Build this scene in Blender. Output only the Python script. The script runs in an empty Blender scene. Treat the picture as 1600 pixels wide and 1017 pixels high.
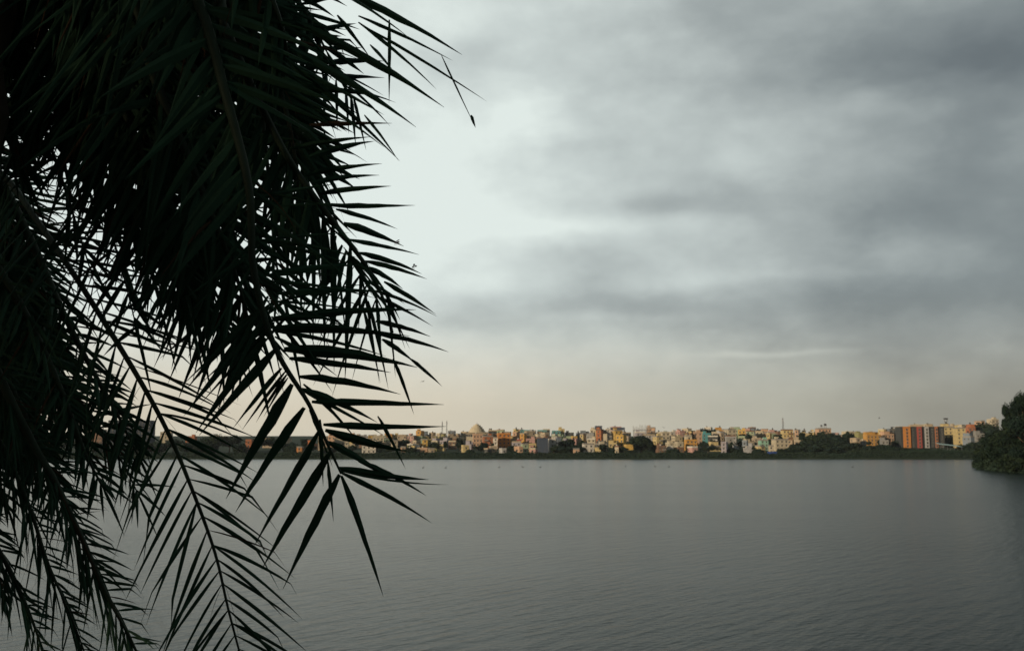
import bpy, bmesh, math, random
from mathutils import Vector, Matrix, noise as mnoise

R = math.radians
sc = bpy.context.scene
C = bpy.data.collections.new("place"); sc.collection.children.link(C)

# ------------------------------------------------------------------ camera
F = 1555.0                      # focal length in pixels of the 1600 px wide photograph
PITCH = math.atan((706.0 - 508.5) / F)
EYE = Vector((0, 0, 5.0))
cam_d = bpy.data.cameras.new("camera"); cam = bpy.data.objects.new("camera", cam_d); C.objects.link(cam)
cam.location = EYE; cam.rotation_euler = (R(90) + PITCH, 0, 0)
cam_d.sensor_width = 36; cam_d.lens = F / 1600 * 36
cam_d.clip_start = 0.05; cam_d.clip_end = 9000
cam_d.dof.use_dof = True; cam_d.dof.focus_distance = 3.2; cam_d.dof.aperture_fstop = 11
sc.camera = cam
FWD = Vector((0, math.cos(PITCH), math.sin(PITCH))); UP = Vector((0, -math.sin(PITCH), math.cos(PITCH))); RT = Vector((1, 0, 0))

def ray(px, py):
    return FWD + RT * ((px - 800) / F) + UP * ((508.5 - py) / F)
def P(px, py, d):               # photograph pixel and depth -> world point
    return EYE + ray(px, py) * d
def azel(px, py):
    r = ray(px, py).normalized()
    return math.atan2(r.x, r.y), math.asin(r.z)

# ------------------------------------------------------------------ world and sun
sc.view_settings.view_transform = 'Standard'; sc.view_settings.look = 'None'
sc.view_settings.exposure = 0; sc.view_settings.gamma = 1
SUN_AZ, SUN_EL = R(-128), R(13)          # azimuth from +Y towards +X
w = bpy.data.worlds.new("World"); sc.world = w; w.use_nodes = True
NT = w.node_tree; NT.nodes.clear()
def wn(t): return NT.nodes.new(t)
def m(op, a, b=None, c=None):
    n = wn('ShaderNodeMath'); n.operation = op
    for i, v in enumerate((a, b, c)):
        if v is None: continue
        if isinstance(v, (int, float)): n.inputs[i].default_value = v
        else: NT.links.new(v, n.inputs[i])
    return n.outputs[0]
def mixc(f, a, b):
    n = wn('ShaderNodeMix'); n.data_type = 'RGBA'
    for s, v in ((n.inputs[0], f), (n.inputs[6], a), (n.inputs[7], b)):
        if isinstance(v, (int, float)): s.default_value = v
        elif isinstance(v, tuple): s.default_value = v
        else: NT.links.new(v, s)
    return n.outputs[2]
def ramp(f, stops):
    n = wn('ShaderNodeValToRGB'); e = n.color_ramp.elements
    while len(e) < len(stops): e.new(0.5)
    for q, (p, col) in zip(e, stops): q.position = p; q.color = (*col, 1)
    NT.links.new(f, n.inputs[0]); return n.outputs[0]
tc = wn('ShaderNodeTexCoord')
sep = wn('ShaderNodeSeparateXYZ'); NT.links.new(tc.outputs['Generated'], sep.inputs[0])
el0 = m('ARCSINE', sep.outputs[2])
az0 = m('ARCTAN2', sep.outputs[0], sep.outputs[1])
def sky_noise(sx, sy, sz, scale, detail, dist=0.0):
    mp = wn('ShaderNodeMapping'); mp.inputs['Scale'].default_value = (sx, sy, sz)
    mp.inputs['Rotation'].default_value = (0, R(-7), 0)
    NT.links.new(tc.outputs['Generated'], mp.inputs[0])
    n = wn('ShaderNodeTexNoise'); n.inputs['Scale'].default_value = scale; n.inputs['Detail'].default_value = detail
    n.inputs['Distortion'].default_value = dist; n.inputs['Roughness'].default_value = 0.55
    NT.links.new(mp.outputs[0], n.inputs['Vector'])
    return n
nw = sky_noise(1, 1, 2.2, 5.0, 4)
sw = wn('ShaderNodeSeparateColor'); NT.links.new(nw.outputs['Color'], sw.inputs[0])
az = m('ADD', az0, m('MULTIPLY', m('SUBTRACT', sw.outputs[0], 0.5), 0.22))
el = m('ADD', el0, m('MULTIPLY', m('SUBTRACT', sw.outputs[1], 0.5), 0.085))
az1 = m('ADD', az0, m('MULTIPLY', m('SUBTRACT', sw.outputs[0], 0.5), 0.10))
el1 = m('ADD', el0, m('MULTIPLY', m('SUBTRACT', sw.outputs[1], 0.5), 0.018))
blobs = [  # px, py, rx, ry, amount : banks (+) and thin places (-) of the cloud sheet
 (1010, 478, 250, 48, .25), (790, 505, 130, 36, .20), (860, 415, 170, 26, .13), (1400, 480, 290, 38, .22),
 (1570, 400, 260, 110, .24), (1500, 70, 340, 85, .36), (1180, 20, 220, 70, .20), (1580, 115, 220, 50, .20), (1620, 220, 180, 160, .2),
 (1190, 285, 240, 36, .16), (960, 240, 130, 36, .14), (755, 105, 110, 36, .16), (1010, 322, 120, 16, .14),
 (1350, 330, 260, 40, .10), (1120, 150, 240, 50, .10),
 (1130, 437, 130, 15, -.12), (1290, 424, 80, 10, -.08), (1205, 549, 100, 4.5, -.10), (1480, 155, 240, 20, -.14), (980, 497, 170, 10, -.08),
 (855, 195, 60, 55, -.13), (900, 355, 240, 14, -.12), (1230, 148, 150, 18, -.07), (660, 330, 220, 150, -.08)]
D = None
# the sheet thickens to the right of the bright part
st = wn('ShaderNodeMapRange'); st.interpolation_type = 'SMOOTHSTEP'
NT.links.new(az, st.inputs[0]); st.inputs[1].default_value = -0.10; st.inputs[2].default_value = 0.62
st.inputs[3].default_value = 0.05; st.inputs[4].default_value = 0.475
D = st.outputs[0]
st2 = wn('ShaderNodeMapRange'); st2.interpolation_type = 'SMOOTHSTEP'
NT.links.new(az0, st2.inputs[0]); st2.inputs[1].default_value = -0.55; st2.inputs[2].default_value = -1.6
st2.inputs[3].default_value = 0.0; st2.inputs[4].default_value = 0.6
D = m('ADD', D, st2.outputs[0])
st3 = wn('ShaderNodeMapRange'); st3.interpolation_type = 'SMOOTHSTEP'     # unseen cloud overhead and behind, made heavier to dim the ambient light
NT.links.new(el0, st3.inputs[0]); st3.inputs[1].default_value = 0.46; st3.inputs[2].default_value = 1.1; st3.inputs[4].default_value = 0.55
D = m('ADD', D, st3.outputs[0])
st4 = wn('ShaderNodeMapRange'); st4.interpolation_type = 'SMOOTHSTEP'
NT.links.new(sep.outputs[1], st4.inputs[0]); st4.inputs[1].default_value = 0.3; st4.inputs[2].default_value = -0.5; st4.inputs[4].default_value = 0.45
D = m('ADD', D, st4.outputs[0])
for (bx, by, rx, ry, amt) in blobs:
    a, e = azel(bx, by); qa, qe = (az, el) if ry > 16 else (az1, el1)
    u = m('DIVIDE', m('SUBTRACT', qa, a), rx / F); v = m('DIVIDE', m('SUBTRACT', qe, e), ry / F)
    q = m('ADD', m('MULTIPLY', u, u), m('MULTIPLY', v, v))
    D = m('MULTIPLY_ADD', m('EXPONENT', m('MULTIPLY', q, -1.0)), amt, D)
ns = sky_noise(1, 1, 2.3, 4.6, 9, 0.1)
nf = wn('ShaderNodeMapRange'); nf.interpolation_type = 'SMOOTHSTEP'; NT.links.new(el0, nf.inputs[0]); nf.inputs[1].default_value = 0.0; nf.inputs[2].default_value = 0.16; nf.inputs[3].default_value = 0.15
D = m('ADD', D, m('MULTIPLY', m('MULTIPLY', m('SUBTRACT', ns.outputs['Fac'], 0.52), 0.40), nf.outputs[0]))
ns2 = sky_noise(1, 1, 1.35, 9.0, 10, 0.0)
D = m('ADD', D, m('MULTIPLY', m('MULTIPLY', m('SUBTRACT', ns2.outputs['Fac'], 0.5), 0.32), nf.outputs[0]))
ns3 = sky_noise(1, 1, 1.5, 26.0, 8, 0.0)
D = m('ADD', D, m('MULTIPLY', m('MULTIPLY', m('SUBTRACT', ns3.outputs['Fac'], 0.5), 0.16), nf.outputs[0]))
D = m('DIVIDE', D, 1.4)
cl = ramp(D, [(0.0, (.80, .88, .84)), (.143, (.61, .675, .655)), (.321, (.405, .45, .445)), (.514, (.245, .28, .285)), (.714, (.155, .182, .192)), (1.0, (.085, .105, .115))])
hz = ramp(D, [(0.0, (.74, .67, .53)), (.179, (.47, .46, .385)), (.357, (.215, .207, .179)), (.714, (.125, .12, .106)), (1.0, (.08, .078, .07))])
hf = wn('ShaderNodeMapRange'); hf.interpolation_type = 'SMOOTHSTEP'
NT.links.new(el0, hf.inputs[0]); hf.inputs[1].default_value = 0.165; hf.inputs[2].default_value = 0.03
col = mixc(hf.outputs[0], cl, hz)
sky = wn('ShaderNodeTexSky'); sky.sky_type = 'NISHITA'; sky.sun_disc = False
sky.sun_elevation = SUN_EL; sky.sun_rotation = SUN_AZ; sky.dust_density = 3
sk = wn('ShaderNodeVectorMath'); sk.operation = 'SCALE'; sk.inputs[3].default_value = 0.07
NT.links.new(sky.outputs[0], sk.inputs[0])
tot = mixc(0.93, sk.outputs[0], col)
bg = wn('ShaderNodeBackground'); NT.links.new(tot, bg.inputs[0]); bg.inputs[1].default_value = 1.0
wo = wn('ShaderNodeOutputWorld'); NT.links.new(bg.outputs[0], wo.inputs[0])
w.cycles.sampling_method = 'MANUAL'; w.cycles.sample_map_resolution = 512

sl = bpy.data.lights.new("sun", 'SUN'); sl.energy = 3.6; sl.angle = R(3); sl.color = (1.0, .80, .56)
so = bpy.data.objects.new("sun", sl); C.objects.link(so)
sd = Vector((math.sin(SUN_AZ) * math.cos(SUN_EL), math.cos(SUN_AZ) * math.cos(SUN_EL), math.sin(SUN_EL)))
so.rotation_euler = sd.to_track_quat('Z', 'Y').to_euler(); so.location = (0, 0, 60)

# ------------------------------------------------------------------ materials
def mat(name, col, rough=.8, var=.25, scale=1.0, col2=None, bump=0.0, spec=.3, stain=0.0):
    ma = bpy.data.materials.new(name); ma.use_nodes = True; t = ma.node_tree
    b = t.nodes['Principled BSDF']; b.inputs['Roughness'].default_value = rough
    b.inputs['Specular IOR Level'].default_value = spec
    tcn = t.nodes.new('ShaderNodeTexCoord'); n = t.nodes.new('ShaderNodeTexNoise')
    n.inputs['Scale'].default_value = scale; n.inputs['Detail'].default_value = 6; n.inputs['Roughness'].default_value = .6
    t.links.new(tcn.outputs['Object'], n.inputs['Vector'])
    r = t.nodes.new('ShaderNodeValToRGB'); e = r.color_ramp.elements
    c2 = col2 or tuple(c * (1 - var) for c in col)
    e[0].position = .3; e[0].color = (*c2, 1); e[1].position = .7; e[1].color = (*[min(.95, c * (1 + var * .3)) for c in col], 1)
    t.links.new(n.outputs['Fac'], r.inputs[0]); out = r.outputs[0]
    if stain:
        mp = t.nodes.new('ShaderNodeMapping'); mp.inputs['Scale'].default_value = (1.2, 1.2, .15)
        t.links.new(tcn.outputs['Object'], mp.inputs[0])
        n2 = t.nodes.new('ShaderNodeTexNoise'); n2.inputs['Scale'].default_value = 1.0; n2.inputs['Detail'].default_value = 5
        t.links.new(mp.outputs[0], n2.inputs['Vector'])
        r2 = t.nodes.new('ShaderNodeValToRGB'); r2.color_ramp.elements[0].position = .52; r2.color_ramp.elements[1].position = .72
        t.links.new(n2.outputs['Fac'], r2.inputs[0])
        mx = t.nodes.new('ShaderNodeMix'); mx.data_type = 'RGBA'; mm = t.nodes.new('ShaderNodeMath'); mm.operation = 'MULTIPLY'
        mm.inputs[1].default_value = stain; t.links.new(r2.outputs[0], mm.inputs[0])
        t.links.new(mm.outputs[0], mx.inputs[0]); t.links.new(out, mx.inputs[6]); mx.inputs[7].default_value = (.10, .09, .075, 1)
        out = mx.outputs[2]
    t.links.new(out, b.inputs['Base Color'])
    if bump:
        bp = t.nodes.new('ShaderNodeBump'); bp.inputs['Strength'].default_value = bump
        t.links.new(n.outputs['Fac'], bp.inputs['Height']); t.links.new(bp.outputs[0], b.inputs['Normal'])
    return ma

M_leaf = mat('palm_leaf', (.021, .056, .031), .75, .4, 6, spec=.12)
M_leafb = mat('palm_leaf_bluish', (.024, .060, .052), .7, .4, 6, spec=.18)
M_dry = mat('palm_leaf_dry', (.055, .034, .018), .8, .4, 8, spec=.1)
M_rach = mat('palm_stalk', (.022, .036, .020), .7, .4, 9, spec=.2)
M_ptrunk = mat('palm_trunk', (.09, .07, .05), .9, .5, 8, bump=.5)
M_crown = [mat('foliage_dark', (.020, .038, .022), .8, .45, .8, spec=.15), mat('foliage_olive', (.026, .042, .022), .8, .45, .8, spec=.15),
           mat('foliage_deep', (.017, .035, .026), .8, .4, .8, spec=.15)]
M_spit = [mat('shaded_leaf_dark', (.014, .028, .017), .85, .45, .8, spec=.1), mat('shaded_leaf', (.020, .034, .018), .85, .45, .8, spec=.1), mat('shaded_leaf_deep', (.012, .025, .018), .85, .4, .8, spec=.1)]  # darker copies of the crown foliage, the spit's shade put into the colour
M_trunk = mat('bark', (.10, .075, .05), .9, .4, 3, bump=.4)
M_scrub = mat('scrub', (.016, .032, .022), .9, .5, .06, col2=(.024, .036, .022), spec=.1)
M_glass = mat('window_pane', (.03, .035, .04), .25, .3, 1, spec=.5)
M_frame = mat('window_frame', (.45, .42, .36), .7, .3, 1)
M_conc = mat('concrete', (.28, .26, .23), .85, .35, 1.2, stain=.4)
M_tankb = mat('tank_black', (.03, .03, .032), .5, .2, 1)
M_steel = mat('mast_steel', (.16, .17, .18), .6, .3, 2)
M_blue = mat('tarp_blue', (.03, .07, .25), .6, .3, 1)
M_redroof = mat('tin_roof_red', (.22, .07, .045), .7, .3, 1)

def link(name, me, parent=None, ma=None):
    o = bpy.data.objects.new(name, me); C.objects.link(o)
    if ma is not None and me is not None:
        for x in (ma if isinstance(ma, (list, tuple)) else [ma]): me.materials.append(x)
    if parent: o.parent = parent
    return o
def mesh(name, vs, fs, mi=None, smooth=False):
    me = bpy.data.meshes.new(name); me.from_pydata(vs, [], fs)
    if mi: me.polygons.foreach_set('material_index', mi)
    if smooth: me.polygons.foreach_set('use_smooth', [True] * len(fs))
    me.update(); return me
def tag(o, label=None, cat=None, group=None, kind=None):
    if label: o['label'] = label
    if cat: o['category'] = cat
    if group: o['group'] = group
    if kind: o['kind'] = kind
    return o

class MB:
    def __init__(s): s.v = []; s.f = []; s.m = []
    def box(s, x0, x1, y0, y1, z0, z1, mi=0):
        b = len(s.v); s.v += [(x, y, z) for z in (z0, z1) for x, y in ((x0, y0), (x1, y0), (x1, y1), (x0, y1))]
        s.f += [tuple(b + i for i in q) for q in ((3, 2, 1, 0), (4, 5, 6, 7), (0, 1, 5, 4), (1, 2, 6, 5), (2, 3, 7, 6), (3, 0, 4, 7))]; s.m += [mi] * 6
    def cone(s, x, y, z0, z1, r0, r1, n=10, mi=0, p1=None):
        b = len(s.v); x1, y1 = p1 or (x, y)
        for k in range(n):
            a = 2 * math.pi * k / n
            s.v.append((x + r0 * math.cos(a), y + r0 * math.sin(a), z0)); s.v.append((x1 + r1 * math.cos(a), y1 + r1 * math.sin(a), z1))
        for k in range(n):
            i, j = b + 2 * k, b + 2 * ((k + 1) % n); s.f.append((i, j, j + 1, i + 1)); s.m.append(mi)
        s.f.append(tuple(b + 2 * k + 1 for k in range(n))); s.f.append(tuple(b + 2 * k for k in reversed(range(n)))); s.m += [mi, mi]
    def tube(s, pts, rad, n=6, mi=0):
        b = len(s.v); prev = None
        for i, p in enumerate(pts):
            t = (pts[min(i + 1, len(pts) - 1)] - pts[max(i - 1, 0)]).normalized()
            u = t.cross(prev if prev is not None else (Vector((0, 0, 1)) if abs(t.z) < .9 else Vector((1, 0, 0))))
            if u.length < 1e-4: u = t.orthogonal()
            u.normalize(); v2 = t.cross(u); prev = v2.cross(t).cross(t) if False else Vector((0.13, 0.2, 1)) if abs(t.z) < .9 else Vector((1, .1, 0))
            r = rad[i] if isinstance(rad, (list, tuple)) else rad
            for k in range(n):
                a = 2 * math.pi * k / n; s.v.append(tuple(p + u * (r * math.cos(a)) + v2 * (r * math.sin(a))))
        for i in range(len(pts) - 1):
            for k in range(n):
                a, c = b + i * n + k, b + i * n + (k + 1) % n; s.f.append((a, c, c + n, a + n)); s.m.append(mi)
        s.f.append(tuple(b + (len(pts) - 1) * n + k for k in range(n))); s.m.append(mi)
    def build(s, name, ma, parent=None, smooth=False):
        return link(name, mesh(name, s.v, s.f, s.m, smooth), parent, ma)

# ------------------------------------------------------------------ ground and water
SHORE = 700.0
def lerp_tab(t, tab):
    for (a, va), (b, vb) in zip(tab, tab[1:]):
        if t <= b: return va + (vb - va) * max(0, (t - a)) / (b - a)
    return tab[-1][1]
def spit_edge(y):
    if y > 292: return .472 * y + 2.5 * math.sin(y * .11) - 1
    e_ = 136.5 - (292 - y) * .27 + 1.2 * math.sin(y * .3)
    if y < 200: e_ += (200 - y) * 1.6
    return e_
def prom(x, y):   # wooded spit on the right: >0 inside
    edge = spit_edge(y)
    return x - edge
def gh(x, y):
    far = lerp_tab(y, [(694, -2.5), (699, -.3), (702, 1.0), (706, 3.0), (710, 3.8), (717, 3.6), (735, 3.3), (850, 8.6), (1000, 18), (1200, 24), (1500, 25), (4000, 30), (9000, 60)]) if y > 694 else -2.5
    near = lerp_tab(y, [(-60, 3.6), (2.0, 3.4), (4, 3.0), (9.5, -.2), (14, -2.5)])
    p = prom(x, y)
    spit = lerp_tab(p, [(-6, -2.5), (0, -.1), (4, 1.2), (20, 3.0), (90, 6)]) if y > 120 else -2.5
    wst = lerp_tab(-x, [(900, -2.5), (910, .5), (960, 4)])
    h = max(far, near if y < 60 else -2.5, spit, wst)
    if h > .5: h += .5 * mnoise.noise(Vector((x * .05, y * .05, 0))) * (0 if y < 20 else 1)
    return h
xs = sorted(set([-9000, -6000, -4000, -2600, -1800, -1300, -1000, -960, -910, -905, -900] + list(range(-880, 721, 20)) + [760, 900, 1200, 1800, 3000, 6000, 9000] + [x * 3 for x in range(33, 90)] + [-30, -14, -8, -4, 0, 4, 8, 14, 30]))
ys = sorted(set([-9000, -4000, -1500, -500, -200, -60, -20, -8, -2, 2, 3, 4, 5.5, 7.5, 9.5, 12, 14, 25, 60, 120] + list(range(130, 694, 9)) + [694, 697, 699, 700.5, 702, 705, 707, 709, 711, 713, 716, 719, 725, 735, 750, 770, 800, 850, 900, 950, 1000, 1060, 1130, 1200, 1350, 1500, 2000, 3000, 4000, 6000, 9000]))
vs = [(x, y, gh(x, y)) for y in ys for x in xs]; nx = len(xs)
fs = [(j * nx + i, j * nx + i + 1, (j + 1) * nx + i + 1, (j + 1) * nx + i) for j in range(len(ys) - 1) for i in range(nx - 1)]
M_ground = mat('ground_grass', (.032, .044, .026), .95, .4, .05, col2=(.018, .032, .022), bump=.3, spec=.1)
tag(link('ground', mesh('ground', vs, fs, smooth=True), None, M_ground), kind='structure')

M_water = bpy.data.materials.new('lake_water'); M_water.use_nodes = True
t = M_water.node_tree; b = t.nodes['Principled BSDF']
b.inputs['Base Color'].default_value = (.008, .017, .014, 1); b.inputs['Roughness'].default_value = .19; b.inputs['IOR'].default_value = 1.11
b.inputs['Specular Tint'].default_value = (.96, 1.0, .925, 1)
tcn = t.nodes.new('ShaderNodeTexCoord')
def wnz(sc_, rot, scale, detail, rough=.5, dist=0.0):
    m0 = t.nodes.new('ShaderNodeMapping'); m0.inputs['Rotation'].default_value = (0, 0, R(rot)); t.links.new(tcn.outputs['Object'], m0.inputs[0])
    mp = t.nodes.new('ShaderNodeMapping'); mp.inputs['Scale'].default_value = sc_
    t.links.new(m0.outputs[0], mp.inputs[0]); n = t.nodes.new('ShaderNodeTexNoise')
    n.inputs['Scale'].default_value = scale; n.inputs['Detail'].default_value = detail; n.inputs['Roughness'].default_value = rough
    n.inputs['Distortion'].default_value = dist
    t.links.new(mp.outputs[0], n.inputs['Vector']); return n.outputs['Fac']
n1 = wnz((.40, 1.5, 1), -52, 1.25, 3); n2 = wnz((1, 1.5, 1), -20, 3.2, 4); n3 = wnz((.02, .05, 1), 8, 1.0, 2)
def tm(op, a, b_):
    n = t.nodes.new('ShaderNodeMath'); n.operation = op
    for i, v in enumerate((a, b_)):
        if isinstance(v, (int, float)): n.inputs[i].default_value = v
        else: t.links.new(v, n.inputs[i])
    return n.outputs[0]
hh = tm('ADD', tm('MULTIPLY', n1, .085), tm('MULTIPLY', n2, .024))
gust = t.nodes.new('ShaderNodeMapRange'); t.links.new(n3, gust.inputs[0]); gust.inputs[1].default_value = .3; gust.inputs[2].default_value = .7
gust.inputs[3].default_value = .55; gust.inputs[4].default_value = 1.0
hh = tm('MULTIPLY', hh, gust.outputs[0])
bp = t.nodes.new('ShaderNodeBump'); bp.inputs['Strength'].default_value = 1.0; bp.inputs['Distance'].default_value = 1.0
t.links.new(hh, bp.inputs['Height']); t.links.new(bp.outputs[0], b.inputs['Normal'])
tag(link('lake_water', mesh('lake_water', [(-1000, 2, 0), (700, 2, 0), (700, 712, 0), (-1000, 712, 0)], [(0, 1, 2, 3)]), None, M_water), kind='structure')

# ------------------------------------------------------------------ trees
def leaf_cloud(rng, blobs_, n, size, squash=1.0):
    vs, fs, mi = [], [], []
    for k in range(n):
        c, r = blobs_[k % len(blobs_)]
        d = Vector((rng.gauss(0, 1), rng.gauss(0, 1), rng.gauss(0, 1) * squash)).normalized()
        q = r * (rng.random() ** .38) * (1 + .22 * mnoise.noise(d * 2.3 + c * .37))
        p = c + d * q
        nrm = (d + Vector((rng.uniform(-1, 1), rng.uniform(-1, 1), rng.uniform(-.6, 1.2)))).normalized()
        u = nrm.orthogonal().normalized(); u.rotate(Matrix.Rotation(rng.random() * 6.28, 3, nrm)); v = nrm.cross(u)
        s = size * rng.uniform(.5, 1.25); b0 = len(vs)
        bend = nrm * (-s * .25)
        vs += [tuple(p - u * s), tuple(p - v * s * .55 + bend * .3), tuple(p + u * s + bend), tuple(p + v * s * .55 + bend * .3)]
        fs.append((b0, b0 + 1, b0 + 2, b0 + 3)); mi.append(k % len(blobs_) % 3)
    return vs, fs, mi
def tree_mesh(seed, h, rad, form, nleaf, leaf):
    rng = random.Random(seed); bl = []
    t_h = h * (.28 if form != 'tall' else .25)
    cz = h * .64
    tm_ = MB(); base = Vector((0, 0, -.8)); fork = Vector((rng.uniform(-.2, .2) * rad * .3, rng.uniform(-.2, .2), t_h))
    tm_.tube([base, Vector((fork.x * .5, fork.y * .5, t_h * .5)), fork], [h * .038, h * .028, h * .022], 8)
    nb = {'round': 24, 'spread': 28, 'tall': 22, 'clump': 24}[form]
    for k in range(nb):
        a = k * 2.4 + rng.uniform(-.4, .4); f = math.sqrt((k + .5) / nb)
        if form == 'tall': rr, zz = rad * .55 * f, t_h + (h - t_h) * (rng.uniform(.12, .9))
        elif form == 'spread': rr, zz = rad * .82 * f, h * (.78 - .22 * f * f) + rng.uniform(-.06, .06) * h
        elif form == 'clump': rr, zz = rad * .75 * f, h * rng.uniform(.22, .78) * (1 - .25 * f)
        else: rr, zz = rad * .66 * f, h * (.64 + .24 * (1 - f) * rng.uniform(-1, 1) - .05 * f) + rng.uniform(-.05, .05) * h
        c = Vector((rr * math.cos(a), rr * math.sin(a), zz)); r = rad * rng.choice((.16, .22, .28, .34, .42)) * rng.uniform(.9, 1.1) * (1 if form != 'tall' else 1.1)
        c.z = min(c.z, h - r * .8)
        bl.append((c, r))
        mid = (fork + c) * .5 + Vector((0, 0, -.05 * h))
        tm_.tube([fork, mid, c], [h * .014, h * .009, h * .003], 5)
    vs, fs, mi = leaf_cloud(rng, bl, nleaf, leaf, .8)
    return mesh('crown', vs, fs, mi), mesh('trunk', tm_.v, tm_.f, None, True)
TREES = {}
def dome_tree(h, rad):
    rng = random.Random(99); bl = [(Vector((0, 0, h * .5)), rad * .62), (Vector((rad * .35, 0, h * .42)), rad * .5), (Vector((-rad * .35, .5, h * .42)), rad * .5)] * 3
    for k in range(22):
        a = k * 2.4; f = math.sqrt((k + .5) / 22); bl.append((Vector((rad * .74 * f * math.cos(a), rad * .74 * f * math.sin(a), h * (.82 - .48 * f * f))), rad * rng.uniform(.14, .3)))
    tq = MB(); tq.tube([Vector((0, 0, -.8)), Vector((.1, 0, h * .2)), Vector((0, 0, h * .45))], [h * .05, h * .035, h * .02], 8)
    for k in range(7): tq.tube([Vector((0, 0, h * .25)), bl[9 + 3 * k][0]], [h * .015, h * .004], 5)
    a, b_, c = leaf_cloud(rng, bl, 9000, .42, .8)
    return mesh('crown', a, b_, c), mesh('trunk', tq.v, tq.f, None, True)
TREES['dome'] = (dome_tree(11, 8.2), 11, 8.2)
for i, (form, h, rad) in enumerate([('round', 8, 4.6), ('spread', 8, 6), ('tall', 10, 3.0), ('clump', 6, 4.6), ('round', 9, 4.2), ('clump', 7, 4.0)]):
    TREES['far%d' % i] = (tree_mesh(10 + i, h, rad, form, 4200, .52), h, rad)
for i, (form, h, rad) in enumerate([('clump', 12, 7.5), ('spread', 14, 7.5), ('tall', 17, 5.0), ('clump', 9, 7)]):
    TREES['mid%d' % i] = (tree_mesh(40 + i, h, rad, form, 15000, .34), h, rad)
for k, (me2, h, rad) in TREES.items():
    for i in range(3): me2[0].materials.append(M_spit[i] if k.startswith('mid') else M_crown[i])
    me2[1].materials.append(M_trunk)
TN = 0
def tree(kind, x, y, h, label, group, wide=1.0, name='broadleaf_tree', cat='tree', z=None):
    (mc, mt), h0, r0 = TREES[kind]
    e = bpy.data.objects.new(name, None); C.objects.link(e); s = h / h0
    e.location = (x, y, gh(x, y) - .1 if z is None else z); e.scale = (s * wide, s * wide, s); e.rotation_euler = (0, 0, (x * 7.3 + y * 1.7) % 6.28)
    for n, me in (('crown', mc), ('trunk', mt)):
        o = bpy.data.objects.new(n, me); C.objects.link(o); o.parent = e
    return tag(e, label, cat, group)

# ------------------------------------------------------------------ houses
PAL = {'cream': (.50, .44, .32), 'beige': (.42, .34, .24), 'white': (.60, .57, .50), 'yellow': (.58, .38, .10), 'pale yellow': (.56, .45, .22),
       'amber': (.55, .30, .08), 'orange': (.54, .22, .06), 'terracotta': (.40, .15, .07), 'pink': (.50, .30, .26), 'peach': (.55, .36, .24),
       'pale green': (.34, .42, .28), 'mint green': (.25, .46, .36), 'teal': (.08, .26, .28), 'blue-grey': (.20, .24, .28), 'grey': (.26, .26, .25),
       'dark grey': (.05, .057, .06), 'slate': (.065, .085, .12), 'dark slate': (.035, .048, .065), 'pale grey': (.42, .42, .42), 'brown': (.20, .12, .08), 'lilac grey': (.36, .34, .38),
       'red': (.36, .075, .06), 'olive': (.28, .27, .12), 'turquoise': (.36, .50, .48)}
MW = {k: mat('wall_' + k.replace(' ', '_'), v, .85, .22, .6, stain=.45, spec=.15) for k, v in PAL.items()}
wmb = MB()   # one window unit: frame, pane, sunshade; origin on the wall plane, outside is -Y
wmb.box(-.62, .62, -.05, .1, -.72, -.64, 0); wmb.box(-.62, .62, -.05, .1, .64, .72, 0); wmb.box(-.62, -.55, -.05, .1, -.64, .64, 0); wmb.box(.55, .62, -.05, .1, -.64, .64, 0)
wmb.box(-.03, .03, -.04, .09, -.64, .64, 0); wmb.box(-.55, .55, -.015, .05, -.64, .64, 1); wmb.box(-.8, .8, -.55, .1, .78, .88, 2)
WIN = mesh('window', wmb.v, wmb.f, wmb.m)
for x in (M_frame, M_glass, M_conc): WIN.materials.append(x)
def tank_mesh(mm):
    q = MB(); q.cone(0, 0, 0, .35, .75, .75, 12, 1); q.cone(0, 0, .35, 1.4, .62, .66, 12); q.cone(0, 0, 1.4, 1.75, .66, .22, 12); q.cone(0, 0, 1.75, 1.88, .24, .24, 8)
    me = mesh('water_tank', q.v, q.f, q.m, False); me.materials.append(mm); me.materials.append(M_conc); return me
TANK = [tank_mesh(M_tankb), tank_mesh(MW['white'])]
def child(name, me, parent, loc, rz=0, s=1.0):
    o = bpy.data.objects.new(name, me); C.objects.link(o); o.parent = parent; o.location = loc; o.rotation_euler = (0, 0, rz); o.scale = (s, s, s); return o

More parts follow.
